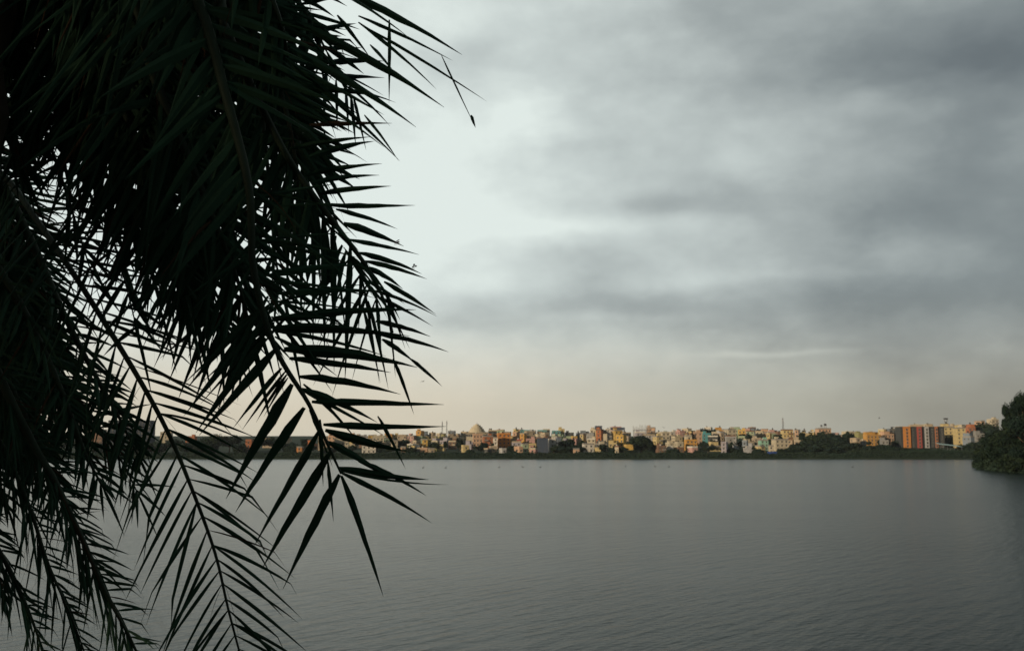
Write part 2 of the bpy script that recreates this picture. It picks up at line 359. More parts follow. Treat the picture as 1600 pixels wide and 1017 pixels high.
HOUSES = []
def house(px, top, wpx, Y, colour, rng, rot=None, dep=None, trim=None, wins=True, setback=None, head=None, name='house', balcony=None, tank=None, wide_win=1.0, sparse=.0):
    x = (px - 800) / F * Y * 1.0; wdt = wpx / F * Y; g = gh(x, Y)
    r = ray(px, top); ztop = EYE.z + r.z / r.y * Y
    H = max(3.3, ztop - g); st_ = max(1, round(H / 3.15)); sh = H / st_
    rz = rng.uniform(-.42, .42) if rot is None else rot
    dp = dep or rng.uniform(7, 11)
    W = max(3.0, (wdt - dp * abs(math.sin(rz))) / math.cos(rz)) if wdt > 5 else wdt
    e = bpy.data.objects.new(name, None); C.objects.link(e); e.location = (x, Y, g - .6); e.rotation_euler = (0, 0, rz)
    z0, z1 = 0, H + .6; hw = W / 2; wm = MW[colour]; tmat = MW[trim] if trim else M_conc
    sb = rng.random() < .3 if setback is None else setback
    sb = sb and st_ >= 2
    q = MB(); zt = z1 - (sh if sb else 0)
    q.box(-hw, hw, 0, dp, z0, zt)
    sx = hw * rng.uniform(-.1, .4)
    if sb: q.box(-hw if sx > 0 else -hw * .2, sx if sx > 0 else hw, .003 + 1.2, dp - .8, zt + .003, z1)
    q.build('wall', wm, e)
    q = MB()                                   # floor slabs, roof slab and parapet
    for k in range(1, st_ + (0 if sb else 1)):
        zz = .6 + sh * k - .18; q.box(-hw - .12, hw + .12, -.22, dp + .1, zz, zz + .16)
    q.build('floor_slabs', tmat, e)
    q = MB(); zz = zt
    for (a, b_, c, d) in ((-hw, hw, 0, .15), (-hw, hw, dp - .15, dp), (-hw, -hw + .15, .15, dp - .15), (hw - .15, hw, .15, dp - .15)):
        q.box(a - .02, b_ + .02, c - .02, d + .02, zz + .004, zz + .9)
    if sb: q.box((-hw if sx > 0 else -hw * .2) - .3, (sx if sx > 0 else hw) + .3, .8, dp - .4, z1 + .003, z1 + .2)
    q.build('parapet', wm if rng.random() < .6 else tmat, e)
    hd = rng.random() < .55 if head is None else head
    if hd and W > 4.5:
        q = MB(); hx = rng.choice((-1, 1)) * hw * .5
        zb = z1 if sb is False else zt
        if sb: hx = (hw * .68 if sx > 0 else -hw * .6)
        q.box(hx - 1.3, hx + 1.3, dp * .35, dp * .35 + 3, zb + .005, zb + 2.4); q.box(hx - 1.6, hx + 1.6, dp * .35 - .3, dp * .35 + 3.3, zb + 2.403, zb + 2.55)
        q.build('stair_head', wm, e)
    tk = rng.random() < .6 if tank is None else tank
    if tk: child('water_tank', TANK[rng.random() < .3], e, (-hw * .35 + rng.uniform(-.5, .5), dp * .25, zt + .01 if not sb else zt + .01), 0, 1.0) if not sb else child('water_tank', TANK[0], e, (min(sx - 1, 0) if sx > 0 else hw * .3, dp * .5, z1 + .21))
    bal = (rng.random() < .3 and st_ >= 2) if balcony is None else balcony
    bx = None
    if bal and W > 5:
        bx = rng.choice((-1, 1)) * hw * .45
        for k in range(1, st_ - (1 if sb else 0)):
            q = MB(); zz = .6 + sh * k; wd = W * .22
            q.box(bx - wd, bx + wd, -1.25, -.225, zz - .12, zz); q.box(bx - wd, bx + wd, -1.25, -1.15, zz + .003, zz + .9)
            q.box(bx - wd, bx - wd + .1, -1.147, -.225, zz + .003, zz + .9); q.box(bx + wd - .1, bx + wd, -1.147, -.225, zz + .003, zz + .9)
            q.build('balcony', tmat, e)
    if wins:
        n = max(1, int(W / 2.7))
        for k in range(st_ - (1 if sb else 0)):
            if .6 + sh * (k + .5) + g < 5.0 + (SHORE and 0): pass
            for i in range(n):
                if rng.random() < sparse: continue
                xx = -hw + (i + .5) * W / n
                child('window', WIN, e, (xx, 0, .6 + sh * k + sh * .5), 0, 1.0 * wide_win)
            if dp > 5 and abs(rz) > .12:      # the flank that faces the lake
                sgn = 1 if rz < 0 else -1
                for i in range(2):
                    if rng.random() < .25: continue
                    child('window', WIN, e, (sgn * hw, dp * (.28 + .44 * i), .6 + sh * k + sh * .5), sgn * math.pi / 2)
    HOUSES.append(dict(o=e, px=px, top=top, w=W, Y=Y, colour=colour, st=st_, tank=tk, sb=sb, head=hd, bal=bal))
    return e

rng = random.Random(7)
LM = []    # landmarks: (px, phrase)
BOOK = []  # (px0, px1, row) taken
def lm(px, top, wpx, Y, colour, label, phrase=None, cat='house', **k):
    e = house(px, top, wpx, Y, colour, rng, **k); d = HOUSES.pop(); tag(e, label, cat, 'buildings of the far shore')
    if phrase: LM.append((px, phrase))
    BOOK.append((px - wpx / 2, px + wpx / 2, Y)); return e
# one by one: buildings the photo shows distinctly
lm(578, 690, 22, 745, 'white', 'long low white hall with a dark window band between bund trees', 'the low white hall', cat='hall', rot=.05, dep=8, setback=False, head=False, tank=False, balcony=False)
lm(631, 699, 8, 735, 'peach', 'tiny peach shed half hidden by shrubs beside the small tree', None, cat='shed', rot=0, setback=False, head=False, tank=False)
lm(665, 687, 10, 800, 'yellow', 'narrow yellow house behind the round tree below the twin masts', None, rot=.1)
lm(729, 697, 9, 745, 'pale yellow', 'small pale yellow house at the bund below the domed hall', None, rot=.2, setback=False)
lm(763, 682, 17, 815, 'terracotta', 'burnt orange house leaning against the tall orange block', 'the burnt orange house', rot=.15, setback=False)
lm(788, 678, 21, 830, 'orange', 'bright orange four-storey block with small dark windows', 'the bright orange block', cat='apartment block', rot=.12, dep=8, setback=False, head=False, balcony=False, trim='amber')
lm(747, 679, 16, 860, 'peach', 'peach house standing directly under the domed hall', None, rot=.1, setback=False)
lm(811, 688, 7, 800, 'red', 'small dark red house between orange block and grey house', None, rot=0, setback=False)
lm(814, 699, 11, 742, 'peach', 'small pale peach house at the water side left of slate block', None, rot=.3, setback=False, head=False)
lm(821, 694, 9, 760, 'pale green', 'pale green plastered house next to the slate block', None, rot=.2, setback=False)
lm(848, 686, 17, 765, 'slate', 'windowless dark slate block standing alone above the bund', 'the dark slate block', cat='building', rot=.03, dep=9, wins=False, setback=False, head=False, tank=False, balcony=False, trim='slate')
lm(863, 687, 10, 775, 'white', 'white house touching the dark slate block', None, rot=.1, setback=False)
lm(900, 702, 9, 728, 'peach', 'small pink hut with pale wall on the bund', 'the small pink hut', cat='hut', rot=0, dep=5, setback=False, head=False, tank=False, balcony=False)
lm(919, 694, 17, 760, 'white', 'low white house with one big dark opening behind bund shrubs', None, rot=.1, setback=False, head=False)
lm(967, 681, 18, 800, 'yellow', 'bright yellow corner house left of the big round tree', 'the bright yellow house', rot=-.4, dep=9, setback=False, head=False, trim='yellow')
lm(956, 688, 14, 790, 'pale yellow', 'pale yellow wing in front of the bright yellow house', None, rot=-.1, setback=True)
lm(1039, 676, 14, 860, 'cream', 'tall cream tower-like house just past the big round tree', None, rot=.1, setback=False)
lm(1079, 688, 18, 790, 'amber', 'amber two-storey house with rows of windows above bund', 'the amber house', rot=.05, setback=False, trim='amber', head=False)
lm(1075, 681, 9, 810, 'cream', 'narrow cream upper block with one dark opening behind amber house', None, rot=0, setback=False)
lm(1102, 678, 16, 850, 'teal', 'deep teal house partly hidden by dark trees', 'the teal house', rot=-.2, setback=False, trim='teal')
lm(1118, 690, 19, 780, 'pale yellow', 'pale yellow house with cut-away roof terrace near the teal house', None, rot=.1, setback=True)
lm(1125, 668, 14, 960, 'amber', 'amber hilltop house highest on the ridge', 'the amber hilltop house', rot=0, setback=True)
lm(1192, 688, 12, 800, 'mint green', 'low house with bright mint green wall amid grey roofs', 'the mint green house', rot=0, setback=False)
lm(1202, 697, 8, 745, 'cream', 'thin cream house by the lake below the mint green house', None, rot=-.2, setback=False)
lm(1219, 687, 22, 790, 'cream', 'long cream house below the lone lattice mast', None, rot=.08, setback=False)
lm(1229, 672, 15, 880, 'pale yellow', 'pale yellow block with dark shutters directly under the lone mast', None, rot=0, setback=False, trim='brown')
lm(1242, 672, 9, 870, 'peach', 'slim peach-white block with a dark flank beside the mast', 'the slim peach-white block', rot=-.3, setback=False, head=False)
lm(1286, 670, 20, 905, 'peach', 'orange-pink house above the wood carrying stilted tanks', 'the house with stilted tanks', rot=0, setback=False, head=False, tank=False)
lm(1362, 675, 24, 880, 'amber', 'wide golden house on the rise left of striped apartments', 'the golden house', rot=.1, setback=True)
lm(1386, 674, 18, 890, 'peach', 'pale pink house squeezed behind the golden house', None, rot=.15)
lm(1450, 664, 12, 900, 'white', 'white house with a dark roof tank behind the striped apartments', None, rot=-.1, setback=True, tank=True)
lm(1478, 662, 15, 880, 'pale yellow', 'pale yellow tower house with dark tank right of striped apartments', 'the tower house', rot=-.1, setback=True, tank=True)
lm(1498, 669, 15, 840, 'pale yellow', 'khaki yellow four-storey house nearest the wooded spit', 'the khaki house', rot=-.1, setback=False)
lm(1515, 663, 11, 880, 'terracotta', 'red-fronted house peeping above trees near the wooded spit', None, rot=0, setback=True)
lm(1552, 656, 14, 900, 'cream', 'cream house showing above the trees of the wooded spit', None, rot=.2)
lm(1533, 658, 9, 930, 'peach', 'peach gable of a house glimpsed over the spit trees', None, rot=.2)
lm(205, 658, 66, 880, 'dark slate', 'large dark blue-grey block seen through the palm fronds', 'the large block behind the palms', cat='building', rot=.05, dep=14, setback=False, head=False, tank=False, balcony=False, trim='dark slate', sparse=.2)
lm(150, 672, 26, 900, 'brown', 'dull brown building against the left of the large dark block', None, rot=0, setback=False)
lm(391, 688, 9, 760, 'terracotta', 'small terracotta house between two lakeside tree clumps', 'the small terracotta house', rot=.1, setback=False)
lm(470, 699, 8, 740, 'orange', 'tiny orange hut low on the bund behind palm tips', None, cat='hut', rot=0, dep=5, setback=False, head=False, tank=False)
lm(506, 684, 15, 800, 'beige', 'beige house half covered by hanging palm leaflets', None, rot=.1)
lm(535, 685, 24, 810, 'cream', 'cream and peach house left of the low white hall', 'the cream and peach house', rot=.1)
lm(520, 682, 12, 850, 'peach', 'peach house behind the beige house among palm tips', None, rot=0)

for pxx, tp, ww, ad in ((820, 673, 15, 'left'), (847, 673, 14, 'middle'), (869, 674, 13, 'right')):
    lm(pxx, tp, ww, 960, 'teal', 'ridge house with teal rooftop room, %s one of the three' % ad, None, rot=0, setback=False, head=False, tank=False, trim='cream'); BOOK.pop()
Y = 955; u = Y / F; cx = (1003 - 800) * u; g = gh(cx, Y) - .5; e = bpy.data.objects.new('unfinished_building', None); C.objects.link(e); e.location = (cx, Y, g)
zt = EYE.z + (706 - 672) * u - g
q = MB(); q.box(-13 * u, 13 * u, 0, 10, 0, zt * .55); q.build('wall', MW['pale grey'], e)
for k in range(3):
    q = MB(); zz = zt * (.55 + .15 * (k + 1)); q.box(-13.5 * u, 13.5 * u, -.5, 10.5, zz, zz + .25); q.build('floor_slab', M_conc, e)
for i in range(7):
    for yy in (.3, 9.5):
        q = MB(); xx = (-12.6 + 4.2 * i) * u; q.cone(xx, yy, zt * .55, zt + rng.uniform(2.5, 5.5), .3, .16, 6); q.build('column', M_conc, e)
tag(e, 'unfinished grey building with bare columns sticking up behind the big round tree', 'building', 'buildings of the far shore'); BOOK.append((986, 1020, 955))
# striped apartment block
Y = 850; e = bpy.data.objects.new('apartment_block', None); C.objects.link(e)
x0, x1 = (1404 - 800) / F * Y, (1472 - 800) / F * Y; g = gh((x0 + x1) / 2, Y) - .6
e.location = ((x0 + x1) / 2, Y, g); W2 = (x1 - x0) / 2; Hh = EYE.z + (706 - 667) / F * Y - g
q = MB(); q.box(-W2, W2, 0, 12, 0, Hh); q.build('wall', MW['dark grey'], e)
q = MB(); q.box(-W2 - .4, W2 + .4, -.6, 12.4, Hh + .003, Hh + .3); q.box(-W2 * .5, W2 * .1, 2, 6, Hh + .303, Hh + 1.8); q.box(W2 * .25, W2 * .5, 2, 6, Hh + .303, Hh + 2.4); q.build('roof', MW['beige'], e)
for (pc, wp, c) in ((1413, 11, 'orange'), (1432.5, 7, 'red'), (1444, 6, 'pale grey'), (1459, 4, 'terracotta')):
    cx = (pc - 800) / F * Y - e.location.x; ww = wp / F * Y / 2
    q = MB(); q.box(cx - ww, cx + ww, -1.2, -.003, .5, Hh - .1); so_ = q.build('stair_tower', MW[c], e)
    so_['label'] = c + ' painted stair tower of the block'
    for k in range(6):
        wz = 2.2 + k * (Hh - 2) / 6
        child('window', WIN, so_, (cx, -1.2, wz), 0, 1.25)
for i in range(9):
    for k in range(6):
        xx = -W2 + (i + .5) * 2 * W2 / 9
        if any(abs(xx - ((pc - 800) / F * Y - e.location.x)) < wp / F * Y / 2 + .9 for pc, wp, c in ((1413, 12, 0), (1432.5, 8, 0), (1444, 7, 0), (1459, 5, 0))): continue
        child('window', WIN, e, (xx, 0, 2.2 + k * (Hh - 2) / 6), 0, 1.1)
tag(e, 'dark apartment block with orange, red and pale vertical stair towers', 'apartment block', 'buildings of the far shore')
LM.append((1430, 'the striped apartments')); BOOK.append((1400, 1474, 850))

# domed hall
Y = 900; cx = (744 - 800) / F * Y; g = gh(cx, Y) - .5; e = bpy.data.objects.new('domed_hall', None); C.objects.link(e); e.location = (cx, Y, g)
zt = EYE.z + (706 - 677) / F * Y - g; u = Y / F
q = MB(); q.box(-15 * u, 16 * u, 0, 16, 0, zt); q.build('wall', MW['cream'], e)
q = MB(); q.box(-19 * u, 20 * u, -1, 17, zt + .003, zt + .7); q.build('roof_slab', MW['beige'], e)
q = MB(); zz = zt + .703
for (rr, hh_) in ((13.5, 2.8), (11.5, 3.0), (9, 3.0), (6.2, 2.6), (3, 1.8)):
    q.cone(1 * u, 8, zz, zz + hh_ * u, rr * u, rr * u * .95, 20); zz += hh_ * u + .003
q.build('dome', MW['cream'], e)
q = MB(); q.cone(1 * u, 8, zz, zz + 1.6, .25, .05, 8); q.build('finial', M_steel, e)
for i in range(9): child('window', WIN, e, (-14 * u + i * 3.5 * u, 0, zt - 2.2), 0, 1.4)
tag(e, 'cream hall with a stepped dome on a wide roof slab', 'hall', 'buildings of the far shore'); LM.append((745, 'the domed hall')); BOOK.append((725, 765, 900))

# turquoise shed roof
Y = 745; cx = (1479 - 800) / F * Y; g = gh(cx, Y); e = bpy.data.objects.new('open_shed', None); C.objects.link(e); e.location = (cx, Y, g); u = Y / F
zt = EYE.z + (706 - 697) / F * Y - g
q = MB(); b0 = len(q.v); q.v += [(-18 * u, -3, zt + 1.4), (17 * u, -3, zt - .6), (17 * u, 5, zt + .6), (-18 * u, 5, zt + 2.6)]; q.v += [(a, b_, c - .15) for a, b_, c in q.v[:4]]
q.f += [(0, 1, 2, 3), (7, 6, 5, 4), (0, 4, 5, 1), (1, 5, 6, 2), (2, 6, 7, 3), (3, 7, 4, 0)]; q.m += [0] * 6; q.build('roof', MW['turquoise'], e)
for i in range(4):
    for yy in (-2.6, 4.6):
        q = MB(); xx = -17 * u + i * 11 * u; q.cone(xx, yy, -.5, zt + .6 - .06 * (xx + 18 * u) + (yy + 3) * .12, .12, .12, 6); q.build('post', M_steel, e)
tag(e, 'open shed with sloping turquoise sheet roof behind the bund', 'shed', 'buildings of the far shore'); LM.append((1479, 'the turquoise shed'))

# random fill-in rows of houses
taken = list(BOOK)
pal = ['cream'] * 10 + ['beige'] * 7 + ['white'] * 4 + ['pale yellow'] * 6 + ['peach'] * 4 + ['amber'] * 1 + ['pink'] * 2 + ['grey'] * 4 + ['blue-grey'] * 3 + ['terracotta'] * 1 + ['pale grey'] * 3 + ['pale green'] * 2 + ['brown'] * 2 + ['lilac grey'] * 2 + ['yellow'] * 1 + ['dark grey'] * 3 + ['olive']
def skyline(px):     # rows where the roofs of the town end, read off the photograph
    return lerp_tab(px, [(540, 684), (600, 681), (640, 676), (700, 674), (730, 677), (770, 672), (800, 671), (870, 672), (905, 674), (935, 668), (975, 669), (1000, 666), (1030, 672), (1060, 673), (1100, 670), (1130, 665), (1150, 668), (1190, 671), (1230, 671), (1290, 675), (1350, 674), (1380, 670), (1410, 666), (1470, 664), (1510, 664), (1560, 660)])
for row, (Ya, Yb, dtop, wa, wb, gap) in enumerate([(955, 1010, 0, 9, 16, .0), (880, 930, 4.5, 9, 17, .05), (815, 850, 11, 9, 18, .12), (770, 795, 18, 8, 16, .3), (735, 752, 27, 7, 14, .3)]):
    px = 545.0
    while px < 1528:
        wp = rng.uniform(wa, wb); c = px + wp / 2; Y = rng.uniform(Ya, Yb); skip = rng.random() < gap
        if row >= 2 and 1255 < c < 1335: skip = True
        if row >= 3 and (c < 640 or 1330 < c < 1490 and rng.random() < .6): skip = True
        if row >= 3 and 984 < c < 1016: skip = True
        for za, zb, rr in ((868, 926, 3), (1086, 1112, 3), (1204, 1222, 2), (1234, 1262, 3), (1250, 1335, 1 if c > 1262 and c < 1312 else 2), (1335, 1400, 3), (1400, 1490, 2),  (708, 724, 2), (1016, 1030, 3), (1490, 1530, 3)):
            if row >= rr and za < c < zb: skip = True
        if any(a < c < b_ and abs(Yq - Y) < 45 for a, b_, Yq in taken): skip = True
        if not skip:
            tp = skyline(c) + dtop * (1 if row else 1) + rng.uniform(-1.5, 5.5 if row else 6)
            tp = min(tp, 702.5)
            house(c, tp, wp, Y, rng.choice(pal), rng, trim=rng.choice([None, None, None, 'cream', 'white', 'brown', 'beige']), sparse=.25 if row < 1 else .15, wins=True)
        px += wp * rng.uniform(.85, 1.05)
for c, tp, Y in ((30, 684, 900), (70, 680, 880), (112, 678, 900), (262, 676, 930), (300, 683, 900), (345, 684, 930), (420, 686, 850), (446, 684, 900), (486, 688, 820), (566, 681, 900), (592, 683, 880), (1541, 664, 940)):
    house(c, tp, rng.uniform(12, 20), Y, rng.choice(['beige', 'brown', 'grey', 'cream', 'terracotta']), rng)

LM += [(1000, 'the big round tree'), (695, 'the twin masts'), (1221, 'the lone mast'), (1530, 'the wooded spit'), (10, 'the nearest palm')]
LM.sort()
def between(px):
    a = [l for l in LM if l[0] <= px - .5]; b_ = [l for l in LM if l[0] > px + .5]
    if a and b_: return a[-1][1], b_[0][1]
    return (a or b_)[-1][1], None
ORD = ['', 'second ', 'third ', 'fourth ', 'fifth ', 'sixth ', 'seventh ', 'eighth ']
NUM = {1: 'one-storey', 2: 'two-storey', 3: 'three-storey', 4: 'four-storey', 5: 'five-storey', 6: 'six-storey', 7: 'seven-storey'}
seen = {}
for d in sorted(HOUSES, key=lambda d: d['px']):
    row = 'ridge' if d['Y'] > 945 else 'upper row' if d['Y'] > 870 else 'middle row' if d['Y'] > 800 else 'lower row' if d['Y'] > 760 else 'waterfront'
    a, b_ = between(d['px'])
    a, b_ = a.replace('the ', '', 1), (b_ or 'the wooded spit').replace('the ', '', 1)
    key = (d['colour'], d['st'], row, a, b_); k = seen[key] = seen.get(key, 0) + 1
    o = ORD[min(k, 8) - 1]
    lab = f"{o}{d['colour']} {NUM[min(d['st'], 7)]} house, {row}, between {a} and {b_}"
    if len(lab.split()) > 16: lab = f"{o}{d['colour']} {NUM[min(d['st'], 7)]} house, {row}, near {a}"
    tag(d['o'], lab, 'house', 'buildings of the far shore')

# stilted tanks, roof signs, masts, tarpaulin
def mast(px, top, base, Y, wpx, label, group):
    x = (px - 800) / F * Y; z0 = gh(x, Y); zt = EYE.z + (706 - top) / F * Y
    e = bpy.data.objects.new('lattice_mast', None); C.objects.link(e); e.location = (x, Y, z0)
    H = zt - z0; q = MB(); w0, w1 = wpx / F * Y, wpx / F * Y * .35
    cs = [(-1, -1), (1, -1), (1, 1), (-1, 1)]; n = 12
    P_ = lambda c, k: Vector((c[0] * (w0 + (w1 - w0) * k / n) / 2, c[1] * (w0 + (w1 - w0) * k / n) / 2, H * .93 * k / n))
    for c in cs: q.tube([P_(c, 0), P_(c, n)], .10, 5)
    for k in range(n):
        for i in range(4):
            a, b_ = cs[i], cs[(i + 1) % 4]; q.tube([P_(a, k), P_(b_, k + 1)], .06, 4); q.tube([P_(a, k + 1), P_(b_, k + 1)], .06, 4)
    q.build('lattice', M_steel, e)
    q = MB(); q.tube([Vector((0, 0, H * .9)), Vector((0, 0, H))], .09, 6); q.build('whip_antenna', M_steel, e)
    for i in range(3):
        q = MB(); a = i * 2.1 - 1.57; q.box(-.18 + math.cos(a) * (w1 * .8), .18 + math.cos(a) * (w1 * .8), math.sin(a) * w1 * .8 - .1, math.sin(a) * w1 * .8 + .1, H * .78, H * .88); q.build('antenna_panel', MW['pale grey'], e)
    tag(e, label, 'mast', group)
mast(691.5, 657, 680, 930, 2.2, 'left one of the twin thin lattice masts above the roofs', 'lattice masts over the town')
mast(698.5, 656, 680, 935, 2.0, 'right one of the twin thin lattice masts above the roofs', 'lattice masts over the town')
mast(1221.5, 651, 673, 940, 3.0, 'lone taller lattice mast above the pale yellow block', 'lattice masts over the town')
def stilt_tank(px, top, Y, wpx, hpx, box, label, base, mm):
    x = (px - 800) / F * Y; u = Y / F; zt = EYE.z + (706 - top) * u; zb = EYE.z + (706 - base) * u
    e = bpy.data.objects.new('roof_tank', None); C.objects.link(e); e.location = (x, Y + 2.5, zb)
    H = zt - zb; hw = wpx * u / 2; hb = hpx * u
    q = MB()
    if box: q.box(-hw, hw, 0, 2.6, H - hb, H)
    else: q.cone(0, 1, H - hb, H - hb * .25, hw, hw, 14); q.cone(0, 1, H - hb * .247, H, hw, hw * .4, 14)
    q.build('tank', mm, e)
    for sx_ in (-1, 1):
        for yy in (.2, 2.0):
            q = MB(); q.cone(sx_ * hw * .75, yy, 0, H - hb - .003, .14, .14, 6); q.build('leg', M_conc, e)
    tag(e, label, 'water tank', 'raised tanks on the roofs')
stilt_tank(1289, 662, 905, 4, 3.2, False, 'larger black tank on stilts above the orange-pink house', 670, M_tankb)
stilt_tank(1283, 664, 905, 3, 2.2, False, 'smaller black tank on stilts beside the larger one', 670, M_tankb)
stilt_tank(935, 665.5, 950, 11, 6, True, 'square dark tank room high above the ridge roofs', 676, MW['slate'])
stilt_tank(965, 668, 960, 22, 3.6, True, 'long flat dark tank on posts over ridge roofs', 676, MW['slate'])
stilt_tank(1478, 653.5, 880, 5, 2, True, 'flat dark tank perched on the pale yellow tower house', 660, M_tankb)
Y = 722
q = MB(); u = Y / F
x = (1196 - 800) / F * Y
for k in range(8):
    a = -7 * u + k * 1.75 * u; q.box(a, a + 1.74 * u, -.2 * (k % 2), 1.8, 0, 2.2 + .25 * math.sin(k * 1.7))
o = q.build('tarpaulin', M_blue); o.location = (x, 708.2, gh(x, 708.2) - .4)
tag(o, 'faded blue tarpaulin covering a stack on the bund', 'tarpaulin')

# ------------------------------------------------------------------ far trees
ftr = [ # px, top, height_m, Y, form, wide   (big round tree first)
 (1000, 679, 12.5, 752, 4, 1.75), (1288, 676, 15, 850, 1, 1.3), (1268, 682, 11, 800, 0, 1.2), (1306, 682, 12, 800, 0, 1.2), (1322, 673, 11, 880, 4, 1.0), (1250, 690, 9, 770, 3, 1.2), (1283, 688, 9, 765, 3, 1.5),
 (1330, 690, 8, 770, 3, 1.3), (1352, 693, 7, 765, 5, 1.3), (1375, 693, 7, 768, 3, 1.4), (1396, 696, 6, 760, 5, 1.3), (1413, 698, 6, 745, 3, 1.3), (1440, 698, 6, 745, 5, 1.4), (1465, 700, 5, 735, 3, 1.3), (1503, 693, 7, 750, 3, 1.3), (1521, 688, 10, 760, 0, 1.3), (1514, 665, 8, 900, 0, 1.2), (1531, 662, 9, 900, 1, 1.1), (1541, 668, 10, 860, 0, 1.2), (1490, 668, 8, 900, 2, 1.0),
 (883, 687, 8.5, 785, 0, 1.2), (893, 684, 9, 800, 2, 1.2), (909, 687, 8.5, 790, 4, 1.0), (872, 694, 7, 765, 3, 1.2), (898, 693, 7, 760, 3, 1.1), (921, 686, 6, 830, 5, 1.0), (960, 697, 6, 748, 3, 1.3), (975, 697, 7, 745, 0, 1.0), (940, 700, 5, 745, 5, 1.1),
 (678, 689, 7.5, 762, 0, 1.05), (651, 692, 7, 765, 5, 1.3), (620, 683, 8, 830, 2, 1.2), (632, 684, 8, 835, 5, 1.1), (719, 685, 9, 780, 2, 1.2), (697, 688, 8, 790, 2, .9), (640, 698, 6, 740, 3, 1.4), (755, 688, 6, 790, 5, .9), (800, 702, 4.5, 735, 5, 1.2), (735, 701, 4, 735, 3, 1.1),
 (1024, 694, 6, 760, 3, 1.1), (1275, 684, 12, 780, 1, 1.3), (1300, 686, 11, 780, 0, 1.4), (1262, 694, 8, 750, 3, 1.5), (1295, 695, 8, 748, 5, 1.5), (1318, 693, 9, 750, 0, 1.4), (1340, 697, 7, 742, 5, 1.4), (1104, 696, 8, 750, 0, 1.2), (1112, 686, 8, 790, 2, 1.1), (889, 696, 8, 750, 5, 1.5), (905, 697, 7, 748, 0, 1.2), (985, 702, 5, 735, 3, 1.3), (1010, 701, 5, 735, 5, 1.4), (1150, 701, 5, 735, 5, 1.3), (1090, 702, 4, 732, 3, 1.4), (1385, 699, 6, 738, 3, 1.5), (1428, 701, 5, 735, 5, 1.5), (1450, 702, 5, 733, 3, 1.5), (1485, 702, 5, 733, 0, 1.3), (1050, 700, 5, 738, 3, 1.4), (1098, 688, 9, 775, 4, .95), (1084, 671, 7, 930, 2, 1.3), (1098, 668, 6, 950, 0, 1.0), (1112, 667, 6, 960, 5, 1.1), (1123, 680, 7, 850, 0, 1.0), (1138, 698, 6, 745, 3, 1.4), (1160, 697, 6, 748, 0, 1.2), (1165, 678, 8, 880, 0, 1.1), (1180, 680, 8, 880, 5, 1.3), (1214, 677, 9, 850, 2, 1.3), (1208, 682, 8, 840, 4, 1.0), (1238, 697, 7, 745, 3, 1.3), (1218, 699, 5, 740, 5, 1.2), (1181, 700, 5, 738, 3, 1.1), (1066, 687, 5, 820, 5, .8), (1249, 674, 9, 860, 2, 1.2),
 (340, 680, 11, 760, 1, 1.15), (362, 678, 12, 765, 0, 1.2), (325, 686, 9, 755, 3, 1.3), (379, 689, 8, 752, 5, 1.1), (300, 689, 8, 760, 3, 1.4), (275, 684, 10, 765, 0, 1.2), (246, 688, 9, 760, 3, 1.3), (405, 683, 10, 790, 0, 1.1), (428, 684, 9, 800, 1, 1.2), (455, 688, 8, 780, 5, 1.3), (463, 693, 7, 750, 3, 1.2), (478, 684, 9, 810, 2, 1.2), (488, 694, 7, 752, 0, 1.1), (515, 697, 6, 745, 3, 1.2), (553, 694, 7, 752, 4, 1.1), (560, 684, 8, 830, 0, 1.1), (600, 694, 7, 752, 3, 1.3), (590, 685, 7, 840, 5, 1.2), (545, 700, 4.5, 740, 5, 1.2), (612, 698, 5.5, 742, 0, 1.2),
 (220, 690, 9, 755, 3, 1.4), (190, 692, 8, 752, 0, 1.3), (160, 690, 8, 755, 3, 1.3), (130, 688, 9, 760, 1, 1.2), (100, 686, 10, 765, 0, 1.2), (70, 690, 8, 760, 3, 1.3), (40, 687, 10, 765, 4, 1.2), (10, 690, 9, 760, 3, 1.3)]
rt = random.Random(77)
for k in range(62):
    px = 560 + 950 * (k + rt.random()) / 62; d_ = rt.choice((9, 12, 15, 19, 23)); Yt = {9: 935, 12: 875, 15: 862, 19: 808, 23: 762}[d_] + rt.uniform(-3, 3)
    ftr.append((px, skyline(px) + d_ + rt.uniform(-2, 3), rt.uniform(5, 8), Yt, rt.choice((0, 2, 3, 4, 5)), rt.uniform(.7, 1.15)))
shape = {0: 'round', 1: 'broad spreading', 2: 'slender upright', 3: 'low bushy', 4: 'domed', 5: 'squat ragged'}
seen = {}
for i, (px, top, hm, Y, k, wd) in enumerate(ftr):
    x = (px - 800) / F * Y; zt = EYE.z + (706 - top) / F * Y; g = gh(x, Y)
    h = max(3.0, (zt - g) * 1.04)
    if i == 0: lab = 'biggest round dark tree on the far bund right of yellow house'
    else:
        a, b_ = between(px); a, b_ = a.replace('the ', '', 1), (b_ or 'the wooded spit').replace('the ', '', 1)
        key = (k, Y > 790, a, b_); n = seen[key] = seen.get(key, 0) + 1
        lab = f"{ORD[min(n, 8) - 1]}{shape[k]} tree {'among houses' if Y > 790 else 'on the bund'} between {a} and {b_}"
        if len(lab.split()) > 16: lab = f"{ORD[min(n, 8) - 1]}{shape[k]} tree {'among houses' if Y > 790 else 'on the bund'} near {a}"
    s = hm / max(h, .1)
    tree('dome' if i == 0 else 'far%d' % k, x, Y, h, lab, 'trees along the far shore', wide=(1.18 if i == 0 else wd * min(1.8, max(.85, s)) * 1.12))
